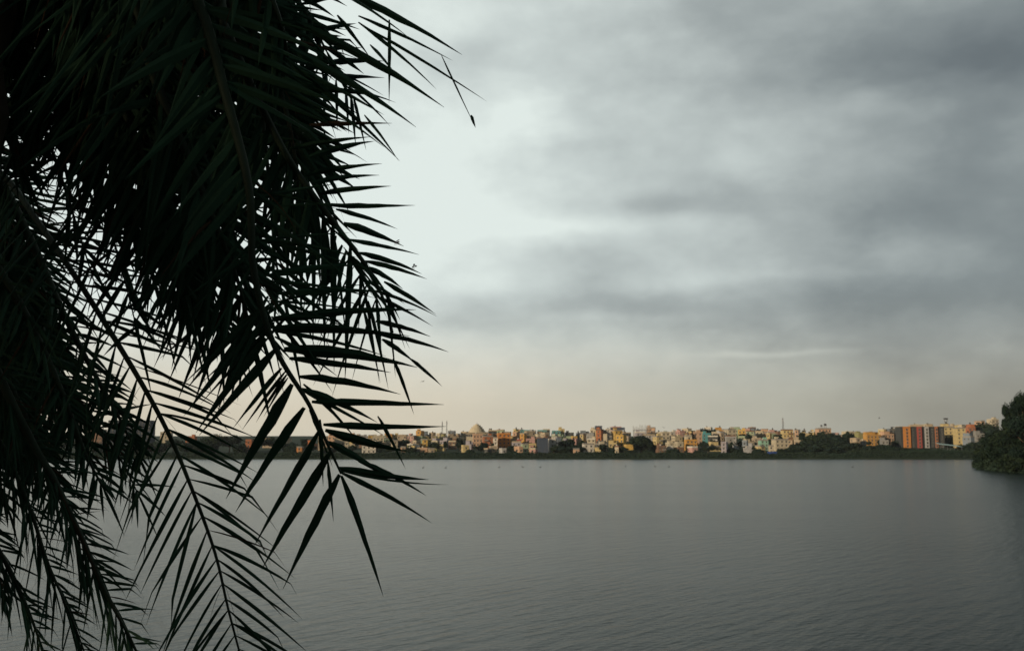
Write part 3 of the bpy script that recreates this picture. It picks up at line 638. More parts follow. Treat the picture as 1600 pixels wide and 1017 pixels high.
# scrub on the bund: uncountable
rng = random.Random(5); vs, fs = [], []
for k in range(76000):
    x = rng.uniform(-520, 520); y = 701 + 20 * rng.random() ** 1.15
    hgt = max(0, .35 + (1.0 + .7 * (x > 200)) * mnoise.noise(Vector((x * .045, y * .06, 3))) + 1.6 * mnoise.noise(Vector((x * .21, y * .15, 7)))) * (1.0 if y > 706 else .55)
    if x > (1330 - 800) / F * 700 and x < 330: hgt += 1.6
    z = gh(x, y) + rng.random() * (.25 + hgt); s = rng.uniform(.25, .6)
    a = rng.random() * 3.14; t1 = Vector((math.cos(a) * s, math.sin(a) * s, rng.uniform(-.3, .3) * s)); t2 = Vector((rng.uniform(-.4, .4) * s, rng.uniform(-.4, .4) * s, s * .7)); p = Vector((x, y, z)); b0 = len(vs)
    vs += [tuple(p - t1), tuple(p - t2 * .6), tuple(p + t1), tuple(p + t2)]; fs.append((b0, b0 + 1, b0 + 2, b0 + 3))
tag(link('bund_scrub', mesh('bund_scrub', vs, fs), None, M_scrub), 'dark scrub and tall weeds covering the far bund', 'scrub', kind='stuff')

# wooded spit on the right
spit = [ # px, Y, kind, top px, wide, label
 (1551, 300, 'mid3', 700, 1.3, 'low bush tree at the very tip of the wooded spit'),
 (1561, 286, 'mid3', 693, 1.2, 'second low bush tree from the tip of the spit'),
 (1577, 268, 'mid0', 690, 1.2, 'rounded bushy tree on the lake edge of the spit'),
 (1592, 252, 'mid3', 695, 1.3, 'wide bushy tree overhanging the water on the spit'),
 (1604, 240, 'mid0', 690, 1.3, 'bushy lakeside tree cut by the frame edge on the spit'),
 (1549, 322, 'mid3', 694, 1.3, 'low dark bush tree behind the very tip of the spit'),
 (1552, 345, 'mid3', 684, 1.2, 'bush tree at the back edge of the spit against far shore'),
 (1557, 325, 'mid0', 668, 1.0, 'dense mid-height tree behind the tip of the spit'),
 (1568, 310, 'mid1', 667, .9, 'broad-topped tree filling the middle of the spit'),
 (1573, 300, 'mid2', 633, .5, 'upright tree with feathery top standing out of the spit'),
 (1580, 290, 'mid0', 665, 1.0, 'full dark tree below the feathery upright tree'),
 (1597, 285, 'mid2', 616, .75, 'tallest tree of the wooded spit at the frame edge'),
 (1588, 275, 'mid0', 661, 1.1, 'full bushy tree in front of the tallest spit tree'),
 (1612, 270, 'mid1', 640, 1.0, 'tall spreading tree inland on the spit'),
 (1590, 340, 'mid1', 662, 1.0, 'broad tree far back on the spit behind the others')]
for (px, y, k, top, wd, lab) in spit:
    x = (px - 800) / F * y; g = gh(x, y) - .3; tree(k, x, y, (EYE.z + (706 - top) / F * y - g) * 1.03, lab, 'trees of the wooded spit', wide=wd, z=g)
vs, fs = [], []
for k in range(16000):
    y = rng.uniform(215, 420); p_ = 20 * rng.random() ** 1.5 - 1.2; x = spit_edge(y) + p_
    z = max(gh(x, y), 0) + rng.random() * (1.6 + 2.6 * rng.random() * min(1, (p_ + 1.5) / 3)); s = rng.uniform(.15, .42)
    a = rng.random() * 3.14; t1 = Vector((math.cos(a) * s, math.sin(a) * s, rng.uniform(-.4, .4) * s)); t2 = Vector((rng.uniform(-.5, .5) * s, rng.uniform(-.5, .5) * s, s * .8)); p = Vector((x, y, z)); b0 = len(vs)
    vs += [tuple(p - t1), tuple(p - t2 * .6), tuple(p + t1), tuple(p + t2)]; fs.append((b0, b0 + 1, b0 + 2, b0 + 3))
tag(link('waterside_undergrowth', mesh('waterside_undergrowth', vs, fs), None, M_scrub), 'dark undergrowth hanging over the water along the spit', 'undergrowth', kind='stuff')

# unseen grove added behind and beside the camera to keep sun off the palms
for (x, y, k, h, wd, lab) in [(-6.5, -6.5, 'mid0', 12, .75, 'added unseen bushy tree shading the palms from behind'), (-12, -3.5, 'mid1', 13, .8, 'added unseen broad tree shading the palms from the left'),
                              (-1.5, -9.5, 'mid1', 11, .75, 'added unseen spreading tree blocking light behind the viewpoint'), (-13, -12, 'mid2', 15, 1.1, 'added unseen tall tree at the back of the shading grove')]:
    tree(k, x, y, h, lab, 'added grove shading the palms', wide=wd)

# ------------------------------------------------------------------ birds
def duck_mesh():
    me = bpy.data.meshes.new('water_bird'); bm = bmesh.new()
    def ell(c, r, n=10):
        g = bmesh.ops.create_uvsphere(bm, u_segments=n, v_segments=7, radius=1)
        for v in g['verts']: v.co = Vector((c[0] + v.co.x * r[0], c[1] + v.co.y * r[1], c[2] + v.co.z * r[2]))
        return g['verts']
    bv = ell((0, 0, .10), (.34, .16, .15))
    for v in bv:
        if v.co.x < -.2: v.co.z += (-.2 - v.co.x) * .9; v.co.y *= .6
    for k in range(6): ell((.24 + .02 * k, 0, .2 + .055 * k), (.065 - .004 * k, .055 - .003 * k, .06), 8)
    ell((.37, 0, .53), (.085, .06, .065), 8)
    g = bmesh.ops.create_cone(bm, cap_ends=True, segments=6, radius1=.03, radius2=.008, depth=.14)
    for v in g['verts']: v.co = Vector((.49 + v.co.z, v.co.y, .515 + v.co.x * .6))
    bm.to_mesh(me); bm.free(); me.materials.append(mat('plumage_dark', (.035, .032, .03), .8, .4, 6)); return me
DK = duck_mesh()
for (px, py, lab) in [(186, 730, 'dark water bird seen through the palm fronds'), (661, 731, 'dark water bird near the hanging palm tips'), (696, 731, 'dark water bird afloat below the twin masts'), (780, 730, 'dark water bird afloat below the orange block'),
                      (817, 730, 'dark water bird afloat left of the slate block'), (977, 729, 'dark water bird afloat below the bright yellow house'), (1024, 729, 'dark water bird of the pair beside the round tree, left'), (1045, 729.5, 'dark water bird of the pair beside the round tree, right'),
                      (844, 730, 'dark water bird afloat below the slate block'), (1332, 730, 'lone brownish water bird afloat before the wooded shore')]:
    r = ray(px, py); k = -EYE.z / r.z; p = EYE + r * k
    o = link('water_bird', DK); o.location = (p.x, p.y, -.02); o.rotation_euler = (0, 0, rng.uniform(-.7, .7) + (math.pi if rng.random() < .5 else 0)); o.scale = (.92, .92, .92)
    tag(o, lab, 'bird', 'birds afloat on the lake')
def fly_mesh():
    q = MB(); n = 8; pts = [Vector((-.28, 0, 0)), Vector((-.12, 0, .0)), Vector((.05, 0, .01)), Vector((.2, 0, .02)), Vector((.3, 0, .02))]
    q.tube(pts, [.02, .07, .085, .05, .012], n)
    for s in (-1, 1):
        b0 = len(q.v); q.v += [(.12, 0, .03), (-.1, 0, .03), (-.02, s * .38, .2), (.13, s * .36, .21), (-.12, s * .8, .06), (-.04, s * .82, .05)]
        q.f += [(b0, b0 + 1, b0 + 2, b0 + 3), (b0 + 3, b0 + 2, b0 + 4, b0 + 5)]; q.m += [0, 0]
    b0 = len(q.v); q.v += [(-.26, -.03, 0), (-.26, .03, 0), (-.45, .1, 0), (-.45, -.1, 0)]; q.f.append((b0, b0 + 1, b0 + 2, b0 + 3)); q.m.append(0)
    me = mesh('flying_bird', q.v, q.f, q.m, True); me.materials.append(DK.materials[0]); return me
FB = fly_mesh()
for (px, py, d, lab) in [(1037, 668, 420, 'distant bird flying just above the roofs right of round tree'), (1059, 670, 430, 'distant bird flying low over the roofs near amber house'), (1374, 653, 430, 'distant bird high above the golden house'), (661, 596, 300, 'small bird flying just right of the palm tips')]:
    o = link('flying_bird', FB); o.location = P(px, py, d); o.rotation_euler = (.3, .2, rng.uniform(0, 6)); o.scale = (1.3,) * 3; tag(o, lab, 'bird', 'birds in flight')
def bug_mesh():
    q = MB(); q.tube([Vector((-.011, 0, 0)), Vector((-.006, 0, .001)), Vector((-.001, 0, .001))], [.0012, .003, .0012], 8); q.tube([Vector((-.001, 0, .001)), Vector((.003, 0, .002)), Vector((.007, 0, .001))], [.001, .0026, .0015], 8)
    for s in (-1, 1):
        b0 = len(q.v); q.v += [(.003, 0, .004), (-.002, s * .012, .008), (-.009, s * .011, .007), (-.003, 0, .004)]; q.f.append((b0, b0 + 1, b0 + 2, b0 + 3)); q.m.append(0)
        for k in range(3): q.tube([Vector((.001 + .002 * k, 0, 0)), Vector((.002 + .003 * k, s * .005, -.002)), Vector((.001 + .003 * k, s * .007, -.008))], .0004, 4)
    me = mesh('wasp', q.v, q.f, q.m); me.materials.append(mat('wasp_brown', (.16, .05, .02), .5, .3, 200)); return me
BG = bug_mesh()
for (px, py, d, lab) in [(647, 417, 2.5, 'reddish wasp hovering beside a palm leaflet tip'), (620, 379, 2.5, 'dark wasp resting against an upper leaflet tip')]:
    o = link('wasp', BG); o.location = P(px, py, d); o.rotation_euler = (0, .2, rng.uniform(2, 4)); o.scale = (.7,) * 3; tag(o, lab, 'insect', 'wasps around the palm')

# ------------------------------------------------------------------ palms
def crv(pts, n):        # Catmull-Rom through the control points
    out = []; m_ = len(pts) - 1
    for i in range(m_):
        p0, p1, p2, p3 = pts[max(i - 1, 0)], pts[i], pts[i + 1], pts[min(i + 2, m_)]
        for k in range(n):
            t_ = k / n; out.append(.5 * ((2 * p1) + (p2 - p0) * t_ + (2 * p0 - 5 * p1 + 4 * p2 - p3) * t_ ** 2 + (3 * p1 - p0 - 3 * p2 + p3) * t_ ** 3))
    out.append(pts[-1]); return out
G = Vector((0, 0, -1))
def leaflet(q, p, d, nrm, L, W, droop, kink, mi, rng):
    seg = 7; wv = d.cross(nrm).normalized(); wv.rotate(Matrix.Rotation(rng.gauss(0, .35), 3, d)); b0 = len(q.v)
    pos = p.copy(); dd = d.copy(); kp = rng.uniform(.55, .85) if kink else 2; bendv = (G + Vector((rng.uniform(-.5, .5), rng.uniform(-.3, .3), 0))).normalized()
    ragged = rng.random() < .08
    for i in range(seg + 1):
        s = i / seg
        wd = W * (.28 + .72 * min(1, s / .22) ** .8) if s < .25 else W * (1 - ((s - .25) / .75) ** 1.7)
        if kink and s > kp: wd *= .6
        wd = max(wd, W * .02) * .5 * (rng.uniform(.88, 1.12) if .2 < s < .95 else 1)
        up = wv.cross(dd).normalized() * (wd * .45)
        q.v += [tuple(pos - wv * wd + up), tuple(pos), tuple(pos + wv * wd + up)]
        if i < seg:
            dd = (dd + G * (droop / seg) + (bendv * .9 if abs(s - kp) < .5 / seg + .01 else Vector((0, 0, 0)))).normalized()
            pos = pos + dd * (L / seg)
    for i in range(seg):
        a = b0 + 3 * i; q.f += [(a, a + 1, a + 4, a + 3), (a + 1, a + 2, a + 5, a + 4)]; q.m += [mi, mi]
def frond(parent, pts, Lpx, Wpx, seed, spacing=13, start=.25, ang=(64, 34), droop=.25, kink=.1, plume=.35, thick=1.0, blue=False, dry=.05, left=1.0, right=1.0, tilt=0, origin=None, threads=5, tipL=.55, lang=0, av=8, hand=(), stop=1.0, cut=(0, 0)):
    rng = random.Random(seed)
    w_ = [P(a, b_, d) for a, b_, d in pts]
    if origin is not None: w_ = [origin] + w_
    cv = crv(w_, 14); 
    ln = [0]
    for a, b_ in zip(cv, cv[1:]): ln.append(ln[-1] + (b_ - a).length)
    T = ln[-1]; dm = sum(p[2] for p in pts) / len(pts); u = dm / F
    def at(s):
        s = max(0, min(T, s))
        for i in range(len(ln) - 1):
            if ln[i + 1] >= s:
                f = (s - ln[i]) / max(1e-6, ln[i + 1] - ln[i]); return cv[i].lerp(cv[i + 1], f), (cv[i + 1] - cv[i]).normalized()
        return cv[-1], (cv[-1] - cv[-2]).normalized()
    q = MB(); s0 = T * start; s = s0; k = 0
    while s < T:
        f = (s - s0) / (T - s0); p, tg = at(s)
        vd = (p - EYE).normalized(); nrm = (vd - tg * vd.dot(tg)).normalized(); nrm.rotate(Matrix.Rotation(R(tilt), 3, tg)); sd_ = tg.cross(nrm).normalized()
        prof = (.55 + .45 * min(1, f / .2)) * (1 if f < .6 else 1 - (1 - tipL) * (f - .6) / .4)
        for sg, amt in ((1, right), (-1, left)):
            if amt <= 0 or (cut[0] if sg > 0 else cut[1]) and f > (cut[0] if sg > 0 else cut[1]): continue
            for rep in range(2 if rng.random() < .22 else 1):
                a = R(ang[0] + (ang[1] - ang[0]) * f ** 1.5 + rng.gauss(0, av) + (lang if sg < 0 else 0)); ph = rng.gauss(0, plume)
                side = sd_ * (sg * math.cos(ph)) + nrm * math.sin(ph)
                d = (tg * math.cos(a) + side * math.sin(a)).normalized()
                L = Lpx * u * prof * amt * rng.uniform(.82, 1.1); mi = 1 if rng.random() < dry else 0
                W = Wpx * u * rng.uniform(.75, 1.15) * (.8 if f > .9 else 1) * (.5 if mi else 1)
                leaflet(q, p, d, nrm, L, W, droop * rng.uniform(.5, 1.6), rng.random() < kink, mi, rng)
        s += spacing * u * rng.uniform(.8, 1.2) * (1 - .15 * f); k += 1
    p, tg = at(T); vd = (p - EYE).normalized(); nrm = (vd - tg * vd.dot(tg)).normalized()
    if not hand: leaflet(q, p, tg, nrm, Lpx * u * tipL * 1.35, Wpx * u * .7, droop * .5, False, 0, rng)
    for hnd in hand:
        bx, by, tx, ty, wp = hnd[:5]; dz = hnd[5] if len(hnd) > 5 else rng.uniform(-.12, .12)
        a, b_ = P(bx, by, dm), P(tx, ty, dm + dz); ax = (b_ - a); Lh = ax.length; dn = ax.normalized(); sag = rng.uniform(.01, .035) if len(hnd) < 7 else hnd[6]
        wv = dn.cross(FWD).normalized(); wv.rotate(Matrix.Rotation(rng.gauss(0, .25), 3, dn)); b0 = len(q.v); sg = 9
        mi = 1 if len(hnd) > 7 else 0
        for i in range(sg + 1):
            t_ = i / sg; pos = a + ax * t_ - G * (4 * sag * Lh * t_ * (1 - t_)); wd = wp * u * .52 * ((.35 + .65 * min(1, t_ / .2)) if t_ < .2 else max(.03, 1 - ((t_ - .2) / .8) ** 1.6))
            wd *= 1 + rng.uniform(-.1, .1) * (t_ > .25); pos = pos + wv * (wd * rng.uniform(-.12, .12))
            up = wv.cross(dn) * (wd * .45); q.v += [tuple(pos - wv * wd + up), tuple(pos), tuple(pos + wv * wd + up)]
        for i in range(sg): a = b0 + 3 * i; q.f += [(a, a + 1, a + 4, a + 3), (a + 1, a + 2, a + 5, a + 4)]; q.m += [mi, mi]
    for i in range(threads):       # loose fibres and split leaf edges
        s = rng.uniform(s0, T); p, tg = at(s); d = (tg * .3 + Vector((rng.uniform(-.9, .9), rng.uniform(-.3, .3), rng.uniform(-1, .1)))).normalized()
        leaflet(q, p, d, -FWD, Lpx * u * rng.uniform(.4, .9), Wpx * u * .12, 1.2, rng.random() < .6, 1, rng)
    fr = link('frond', mesh('frond', q.v, q.f, q.m), parent, [M_leafb if blue else M_leaf, M_dry])
    rq = MB(); rr = []
    pts2 = cv[::2] + ([cv[-1]] if len(cv) % 2 == 0 else [])
    n = len(pts2)
    for i in range(n): f = i / (n - 1); rr.append(u * thick * (9.5 * (1 - f) ** 1.1 + 1.6))
    rq.tube(pts2, rr, 7); rq.build('stalk', M_rach, fr, True)
    return fr
def palm(origin, label):
    e = bpy.data.objects.new('palm_tree', None); C.objects.link(e); g = gh(origin.x, origin.y); e.location = (0, 0, 0)
    q = MB(); n = 26; H = origin.z - g; pts = []; rad = []
    for i in range(n + 1):
        f = i / n; pts.append(Vector((origin.x - .12 * (1 - f) ** 2, origin.y, g - .3 + (H + .25) * f))); rad.append(.17 + .03 * (i % 2) + .08 * (1 - f) ** 4 + (.05 if f > .85 else 0))
    q.tube(pts, rad, 14)
    q.build('trunk', M_ptrunk, e, False)
    return tag(e, label, 'palm tree', 'date palms on the near bank')

O1 = P(-60, -420, 2.9); O2 = P(-330, 40, 4.3)
A = palm(O1, 'near date palm whose broad dark fronds hang across the upper left sky')
B = palm(O2, 'second date palm with finer fronds trailing over water at lower left')

def fr1(pts, L, W, seed, **k): return frond(A, pts, L, W, seed, origin=O1, **k)
# the fronds whose stalks the photograph shows
HD = [(330,440,262,600,12),(318,415,240,575,12),(300,380,222,545,11),(340,470,278,625,12),(348,500,300,640,10),(285,350,205,520,11),(270,330,190,500,10),(335,450,300,600,8),(322,430,325,590,9),(345,500,350,640,8),(310,410,200,470,8),(330,450,230,510,8),(340,490,250,560,8),(345,500,395,620,8),(338,470,420,560,8)]
HB = [(529,731,670,749,13,.05,-.02),(532,738,675,817,9,.0,.02),(533,743,599,932,11,0,.02),(530,741,442,920,14,0,.02),(517,705,408,891,15,0,.01),(498,672,395,856,15,0,.01),(476,637,368,800,16,0,.01),(456,600,353,779,18,0,.01),
 (512,720,521,815,6,0,0),(505,663,697,666,11,0,-.01),(487,628,694,632,12,0,0),(467,607,590,660,12),(467,589,626,616,13),(452,560,611,582,12),(443,546,652,574,19),(428,514,640,525,14),(425,500,650,484,14),
 (508,672,640,706,14,0,-.02),(511,690,600,740,12),(560,720,666,774,9),(590,650,634,733,6),(419,430,566,414,13),(432,458,610,457,13),(431,511,614,523,10),(430,545,311,680,17,0,.01),(415,528,306,676,15,0,.01),(405,510,287,650,13),(395,490,292,607,13),
 (440,575,364,669,8),(448,585,400,660,6),(450,590,412,651,5),(446,580,378,672,6),(500,655,505,760,7,0,0),(483,640,520,730,5),(530,735,700,757,5,.05,-.03),(474,600,560,690,7),(480,615,600,680,6)]
HA = [(475,275,597,256,9),(487,286,593,274,9),(497,303,611,291,9),(516,321,649,321,9,0,0),(525,327,621,358,8),(537,349,631,385,12),(543,374,655,398,8),(560,395,659,428,9),
 (569,408,667,436,8),(575,418,630,452,9),(600,440,681,491,8),(587,502,673,526,9),(585,521,701,550,8),(597,530,650,568,8),(640,560,691,604,6),(614,560,647,648,6),(567,480,594,598,7),(575,470,607,609,6),(598,470,640,545,5),
 (490,300,489,545,9,0,0),(505,325,507,560,10,0,0),(520,345,522,582,10,0,0),(548,380,539,597,10,0,0),(565,405,560,520,6,0,0),(470,275,470,520,11,0,0),(450,250,448,480,11,0,0),(430,225,425,470,12,0,0),(560,400,590,455,5),(566,410,612,470,4),(603,462,633,545,5),(606,470,618,590,5),(600,455,625,500,5)]
rh = random.Random(3)
for k in range(46):
    f = rh.random(); bx, by = (440 + 160 * f, 235 + 250 * f); a = R(rh.choice((rh.uniform(75, 110), rh.uniform(100, 135), rh.uniform(20, 60)))); L = rh.uniform(90, 190) * (.75 if a < R(70) else 1)
    HA.append((bx, by, bx + L * math.cos(a), by + L * math.sin(a), rh.uniform(3.5, 7.5)))
for k in range(34):
    f = rh.random(); bx, by = (390 + 40 * f, 290 + 240 * f); a = R(rh.choice((rh.uniform(-14, 20), rh.uniform(20, 60), rh.uniform(110, 150)))); L = rh.uniform(100, 190)
    HB.append((bx, by, bx + L * math.cos(a), by + L * math.sin(a), rh.uniform(4, 9)))
fr1([(300, -60, 2.6), (350, 40, 2.5), (400, 150, 2.45), (457, 258, 2.45), (534, 364, 2.45), (575, 420, 2.45), (600, 470, 2.45), (614, 520, 2.45)], 158, 13, 1, spacing=27, start=.33, ang=(62, 38), droop=.22, left=1.2, plume=.35, tipL=.75, kink=.05, hand=HA, cut=(.28, .75), thick=.85)
fr1([(250, -90, 2.5), (313, 12, 2.4), (350, 140, 2.35), (388, 290, 2.3), (396, 420, 2.3), (428, 539, 2.3), (482, 630, 2.3), (510, 690, 2.3), (533, 740, 2.3)], 200, 19, 2, spacing=27, start=.22, ang=(60, 42), droop=.16, plume=.28, tipL=.78, kink=.04, thick=1.0, hand=HB, cut=(.52, .66))
HG = [(500,-30,722,86,15,0,.03),(560,25,707,95,6),(462,35,694,168,15,0,.03),(452,75,650,199,15,0,.03),(445,90,625,252,9),(560,35,682,140,6,0,.03),(575,45,761,159,5,0,.01),(690,87,743,200,3,0,0),(608,31,608,162,6,0,0),(527,24,578,90,7),(578,70,620,120,5),(569,180,623,252,5),
 (483,195,613,193,8,0,.01,1),(454,233,580,214,9),(483,245,585,221,11),(520,-20,640,60,8),(470,110,600,180,8),(440,120,600,230,8),(430,60,560,150,10),(736,180,743,200,5,0,0)]
fr1([(250, -200, 2.5), (350, -110, 2.4), (410, -30, 2.4), (440, 40, 2.4), (450, 90, 2.45)], 190, 14, 3, spacing=24, start=.25, ang=(56, 34), droop=.05, plume=.35, tipL=.7, kink=.1, hand=HG, cut=(.5, 0))
HC = [(512,98,601,96,10,0,.02),(520,119,601,122,7,0,.01),(495,47,557,37,10,0,.02),(498,57,534,57,7,0,.01),(502,77,566,75,7,0,.01),(545,135,610,198,4),(545,140,619,161,5),(525,110,600,150,4),(525,125,527,205,6,0,0),(548,148,556,230,6,0,0),(500,120,480,190,8),(510,110,505,200,8),(540,140,545,210,5),(478,30,430,100,11),(486,48,440,130,11),(500,90,455,150,10),(552,150,572,235,5)]
fr1([(380, -150, 3.2), (440, -60, 3.2), (475, 20, 3.2), (508, 90, 3.2), (550, 145, 3.2)], 110, 10, 4, spacing=20, start=.3, ang=(62, 40), droop=.1, blue=True, kink=.1, tipL=.6, hand=HC, cut=(.35, .5), thick=.6, threads=2)
fr1([(200, -100, 2.8), (330, 0, 2.8), (400, 110, 2.8), (450, 190, 2.85), (480, 250, 2.9)], 175, 14, 5, spacing=20, start=.2, ang=(58, 38), droop=.1, kink=.1)
# the dark mass of the crown
fr1([(160, -120, 2.8), (250, 60, 2.8), (310, 220, 2.8), (345, 340, 2.8), (380, 440, 2.8)], 223.6, 13.7, 6, av=15, spacing=19, start=.15, ang=(58, 36), plume=.7, kink=.2)
fr1([(60, -120, 2.9), (160, 60, 2.9), (230, 220, 2.9), (270, 340, 2.9), (300, 470, 2.9)], 197.6, 12.2, 7, av=15, spacing=18, start=.12, ang=(58, 34), plume=.7, kink=.2)
fr1([(20, -120, 3.0), (90, 60, 3.0), (150, 190, 3.0), (190, 290, 3.0), (215, 360, 3.0)], 192.4, 11.4, 8, av=15, spacing=16, start=.1, plume=.7, kink=.2)
fr1([(-60, -100, 3.0), (20, 60, 3.0), (70, 160, 3.0), (110, 240, 3.0)], 176.8, 10.6, 9, av=15, spacing=14, start=.1, plume=.7, kink=.2)
fr1([(-90, -60, 3.1), (-40, 80, 3.1), (0, 180, 3.1), (30, 250, 3.1)], 166.4, 9.9, 10, av=15, spacing=13, start=.1, plume=.7, kink=.2)
fr1([(60, -180, 3.2), (180, -80, 3.2), (300, 20, 3.2), (400, 110, 3.2), (470, 210, 3.2)], 197.6, 13.7, 11, av=15, spacing=15, start=.1, plume=.75, kink=.2)
fr1([(120, -160, 3.3), (240, -90, 3.3), (360, -30, 3.3), (450, 40, 3.3)], 197.6, 13.7, 12, av=15, spacing=14, start=.1, plume=.75, kink=.2)
fr1([(0, -160, 3.2), (110, -40, 3.2), (220, 80, 3.2), (310, 170, 3.2), (360, 260, 3.2)], 208, 13.7, 13, av=15, spacing=14, start=.1, plume=.75, kink=.2)
fr1([(-40, -140, 3.4), (60, 0, 3.4), (150, 110, 3.4), (230, 180, 3.4), (300, 260, 3.4)], 187.2, 12.9, 14, av=15, spacing=13, start=.1, plume=.75, kink=.2)
fr1([(-80, -100, 3.4), (20, 20, 3.4), (110, 90, 3.4), (200, 140, 3.4)], 187.2, 12.9, 15, av=15, spacing=12, start=.1, plume=.75, kink=.2)
fr1([(120, -100, 3.0), (210, 80, 3.05), (260, 220, 3.1), (300, 330, 3.1), (330, 400, 3.1)], 187.2, 12.2, 16, av=15, spacing=16, start=.12, plume=.7, kink=.2)
fr1([(-140, -60, 3.2), (-90, 80, 3.2), (-30, 150, 3.2), (40, 190, 3.2)], 176.8, 11.4, 17, av=15, spacing=12, start=.1, plume=.75, kink=.2)
fr1([(220, -160, 2.7), (320, -40, 2.7), (400, 60, 2.75), (440, 150, 2.8), (460, 240, 2.8), (470, 330, 2.85)], 187.2, 11.4, 18, av=15, spacing=22, start=.15, plume=.35, ang=(60, 40))
fr1([(180, -60, 2.7), (240, 120, 2.7), (300, 260, 2.7), (345, 370, 2.7), (375, 450, 2.7), (392, 520, 2.7)], 208, 12.2, 41, av=15, spacing=20, start=.2, ang=(56, 34), plume=.4, right=.8, left=1.15)
fr1([(120, -40, 2.8), (180, 140, 2.8), (235, 270, 2.8), (270, 380, 2.8), (290, 460, 2.8)], 197.6, 11.4, 42, av=15, spacing=18, start=.2, ang=(56, 34), plume=.45, right=.8, left=1.05)
fr1([(300, -160, 3.1), (400, -70, 3.1), (470, 10, 3.1), (510, 80, 3.1)], 130, 10.6, 43, av=15, spacing=15, start=.2, plume=.6, ang=(62, 40))
fr1([(240, -120, 3.1), (350, 0, 3.1), (420, 90, 3.1), (455, 170, 3.1), (475, 260, 3.1)], 130, 10.6, 44, av=15, spacing=15, start=.2, plume=.6, ang=(66, 50), cut=(.8, .9))
fr1([(350, -40, 2.9), (400, 130, 2.95), (420, 280, 3.0), (430, 400, 3.0), (452, 510, 3.0)], 145.6, 7.6, 45, av=15, spacing=24, start=.25, plume=.7, ang=(66, 50), thick=.6)
fr1([(150, -40, 2.9), (220, 150, 2.95), (280, 300, 3.0), (325, 430, 3.0), (350, 520, 3.0)], 156, 8.4, 46, av=15, spacing=22, start=.25, plume=.7, ang=(64, 46), thick=.6, hand=HD)
fr1([(90, -40, 3.0), (130, 120, 3.05), (190, 280, 3.1), (225, 390, 3.1), (250, 480, 3.1)], 145.6, 6.8, 47, av=15, spacing=21, start=.25, plume=.7, ang=(64, 46), thick=.6)
fr1([(40, -40, 3.1), (90, 120, 3.15), (150, 290, 3.2), (190, 420, 3.2), (215, 520, 3.2)], 135, 8, 48, spacing=21, start=.3, plume=.8, ang=(64, 46), av=15, thick=.5, kink=.2)
fr1([(0, -40, 3.2), (40, 120, 3.25), (90, 260, 3.3), (125, 370, 3.3), (150, 450, 3.3)], 125, 7, 49, spacing=20, start=.3, plume=.8, ang=(64, 46), av=15, thick=.5, kink=.2)
# second palm
def fr2(pts, L, W, seed, **k): return frond(B, pts, L, W, seed, origin=O2, **k)
fr2([(-120, 180, 4.0), (0, 270, 3.8), (59, 347, 3.6), (118, 433, 3.4), (206, 573, 3.3), (260, 670, 3.3), (301, 767, 3.3), (336, 864, 3.3), (357, 953, 3.3), (385, 1060, 3.3), (400, 1130, 3.3)], 172, 5.8, 21, spacing=23, start=.2, ang=(50, 44), droop=.22, kink=.45, plume=.22, thick=.62, tipL=1.0, left=1.1, right=.95, av=5, threads=14)
fr2([(-180, 260, 4.2), (-70, 440, 4.1), (0, 590, 4.0), (50, 690, 4.0), (85, 750, 3.9), (130, 845, 3.9), (165, 925, 3.9), (205, 1000, 3.9), (240, 1080, 3.9)], 150, 4.6, 22, spacing=14, start=.25, ang=(60, 50), lang=-38, droop=.25, kink=.45, plume=.65, thick=.9, right=.62, left=1.05, av=11, threads=16)
fr2([(-200, 340, 4.3), (-80, 560, 4.3), (0, 690, 4.3), (45, 790, 4.3), (75, 880, 4.3), (110, 960, 4.3), (140, 1040, 4.3)], 140, 4.2, 23, spacing=14, start=.25, ang=(60, 50), lang=-38, droop=.25, kink=.45, plume=.65, thick=.6, right=.55, left=1.05, av=12, threads=16)
fr2([(-220, 420, 4.4), (-110, 680, 4.4), (-40, 800, 4.4), (10, 880, 4.4), (45, 955, 4.4), (75, 1040, 4.4)], 130, 4.6, 24, spacing=13, start=.25, ang=(60, 50), lang=-38, droop=.25, kink=.45, plume=.65, thick=.8, right=.6, left=1.05, av=12, threads=14)
fr2([(-100, 420, 4.5), (-10, 600, 4.5), (40, 680, 4.5), (90, 760, 4.5), (115, 830, 4.5), (135, 900, 4.5)], 120, 4.2, 36, spacing=12, start=.25, ang=(60, 50), lang=-30, droop=.2, kink=.3, plume=.7, thick=.5, right=.7, av=14, threads=14)
fr2([(-100, 300, 4.5), (20, 480, 4.5), (90, 580, 4.5), (150, 660, 4.5), (190, 720, 4.5), (215, 770, 4.5)], 110, 6, 37, spacing=13, start=.25, ang=(60, 50), lang=-20, droop=.25, kink=.3, plume=.7, thick=.6, av=14, threads=14)
fr2([(-150, 200, 4.1), (-60, 340, 4.1), (10, 440, 4.1), (60, 530, 4.1), (100, 620, 4.1), (130, 700, 4.1), (160, 760, 4.1)], 115, 8, 25, spacing=13, start=.2, ang=(60, 40), droop=.4, kink=.2, plume=.8)
fr2([(-170, 240, 4.2), (-90, 420, 4.2), (-20, 540, 4.2), (30, 630, 4.2), (65, 710, 4.2), (85, 780, 4.2)], 110, 8, 26, spacing=11, start=.2, droop=.45, plume=.9)
fr2([(-190, 300, 4.3), (-130, 480, 4.3), (-60, 600, 4.3), (-20, 700, 4.3), (10, 790, 4.3)], 110, 8, 27, spacing=10, start=.2, droop=.45, plume=.9)
fr2([(-120, 140, 4.2), (-20, 250, 4.2), (50, 380, 4.2), (90, 470, 4.2), (140, 570, 4.2), (180, 640, 4.2), (215, 710, 4.2)], 105, 7, 28, spacing=15, start=.2, ang=(60, 40), droop=.35, kink=.2, plume=.7)
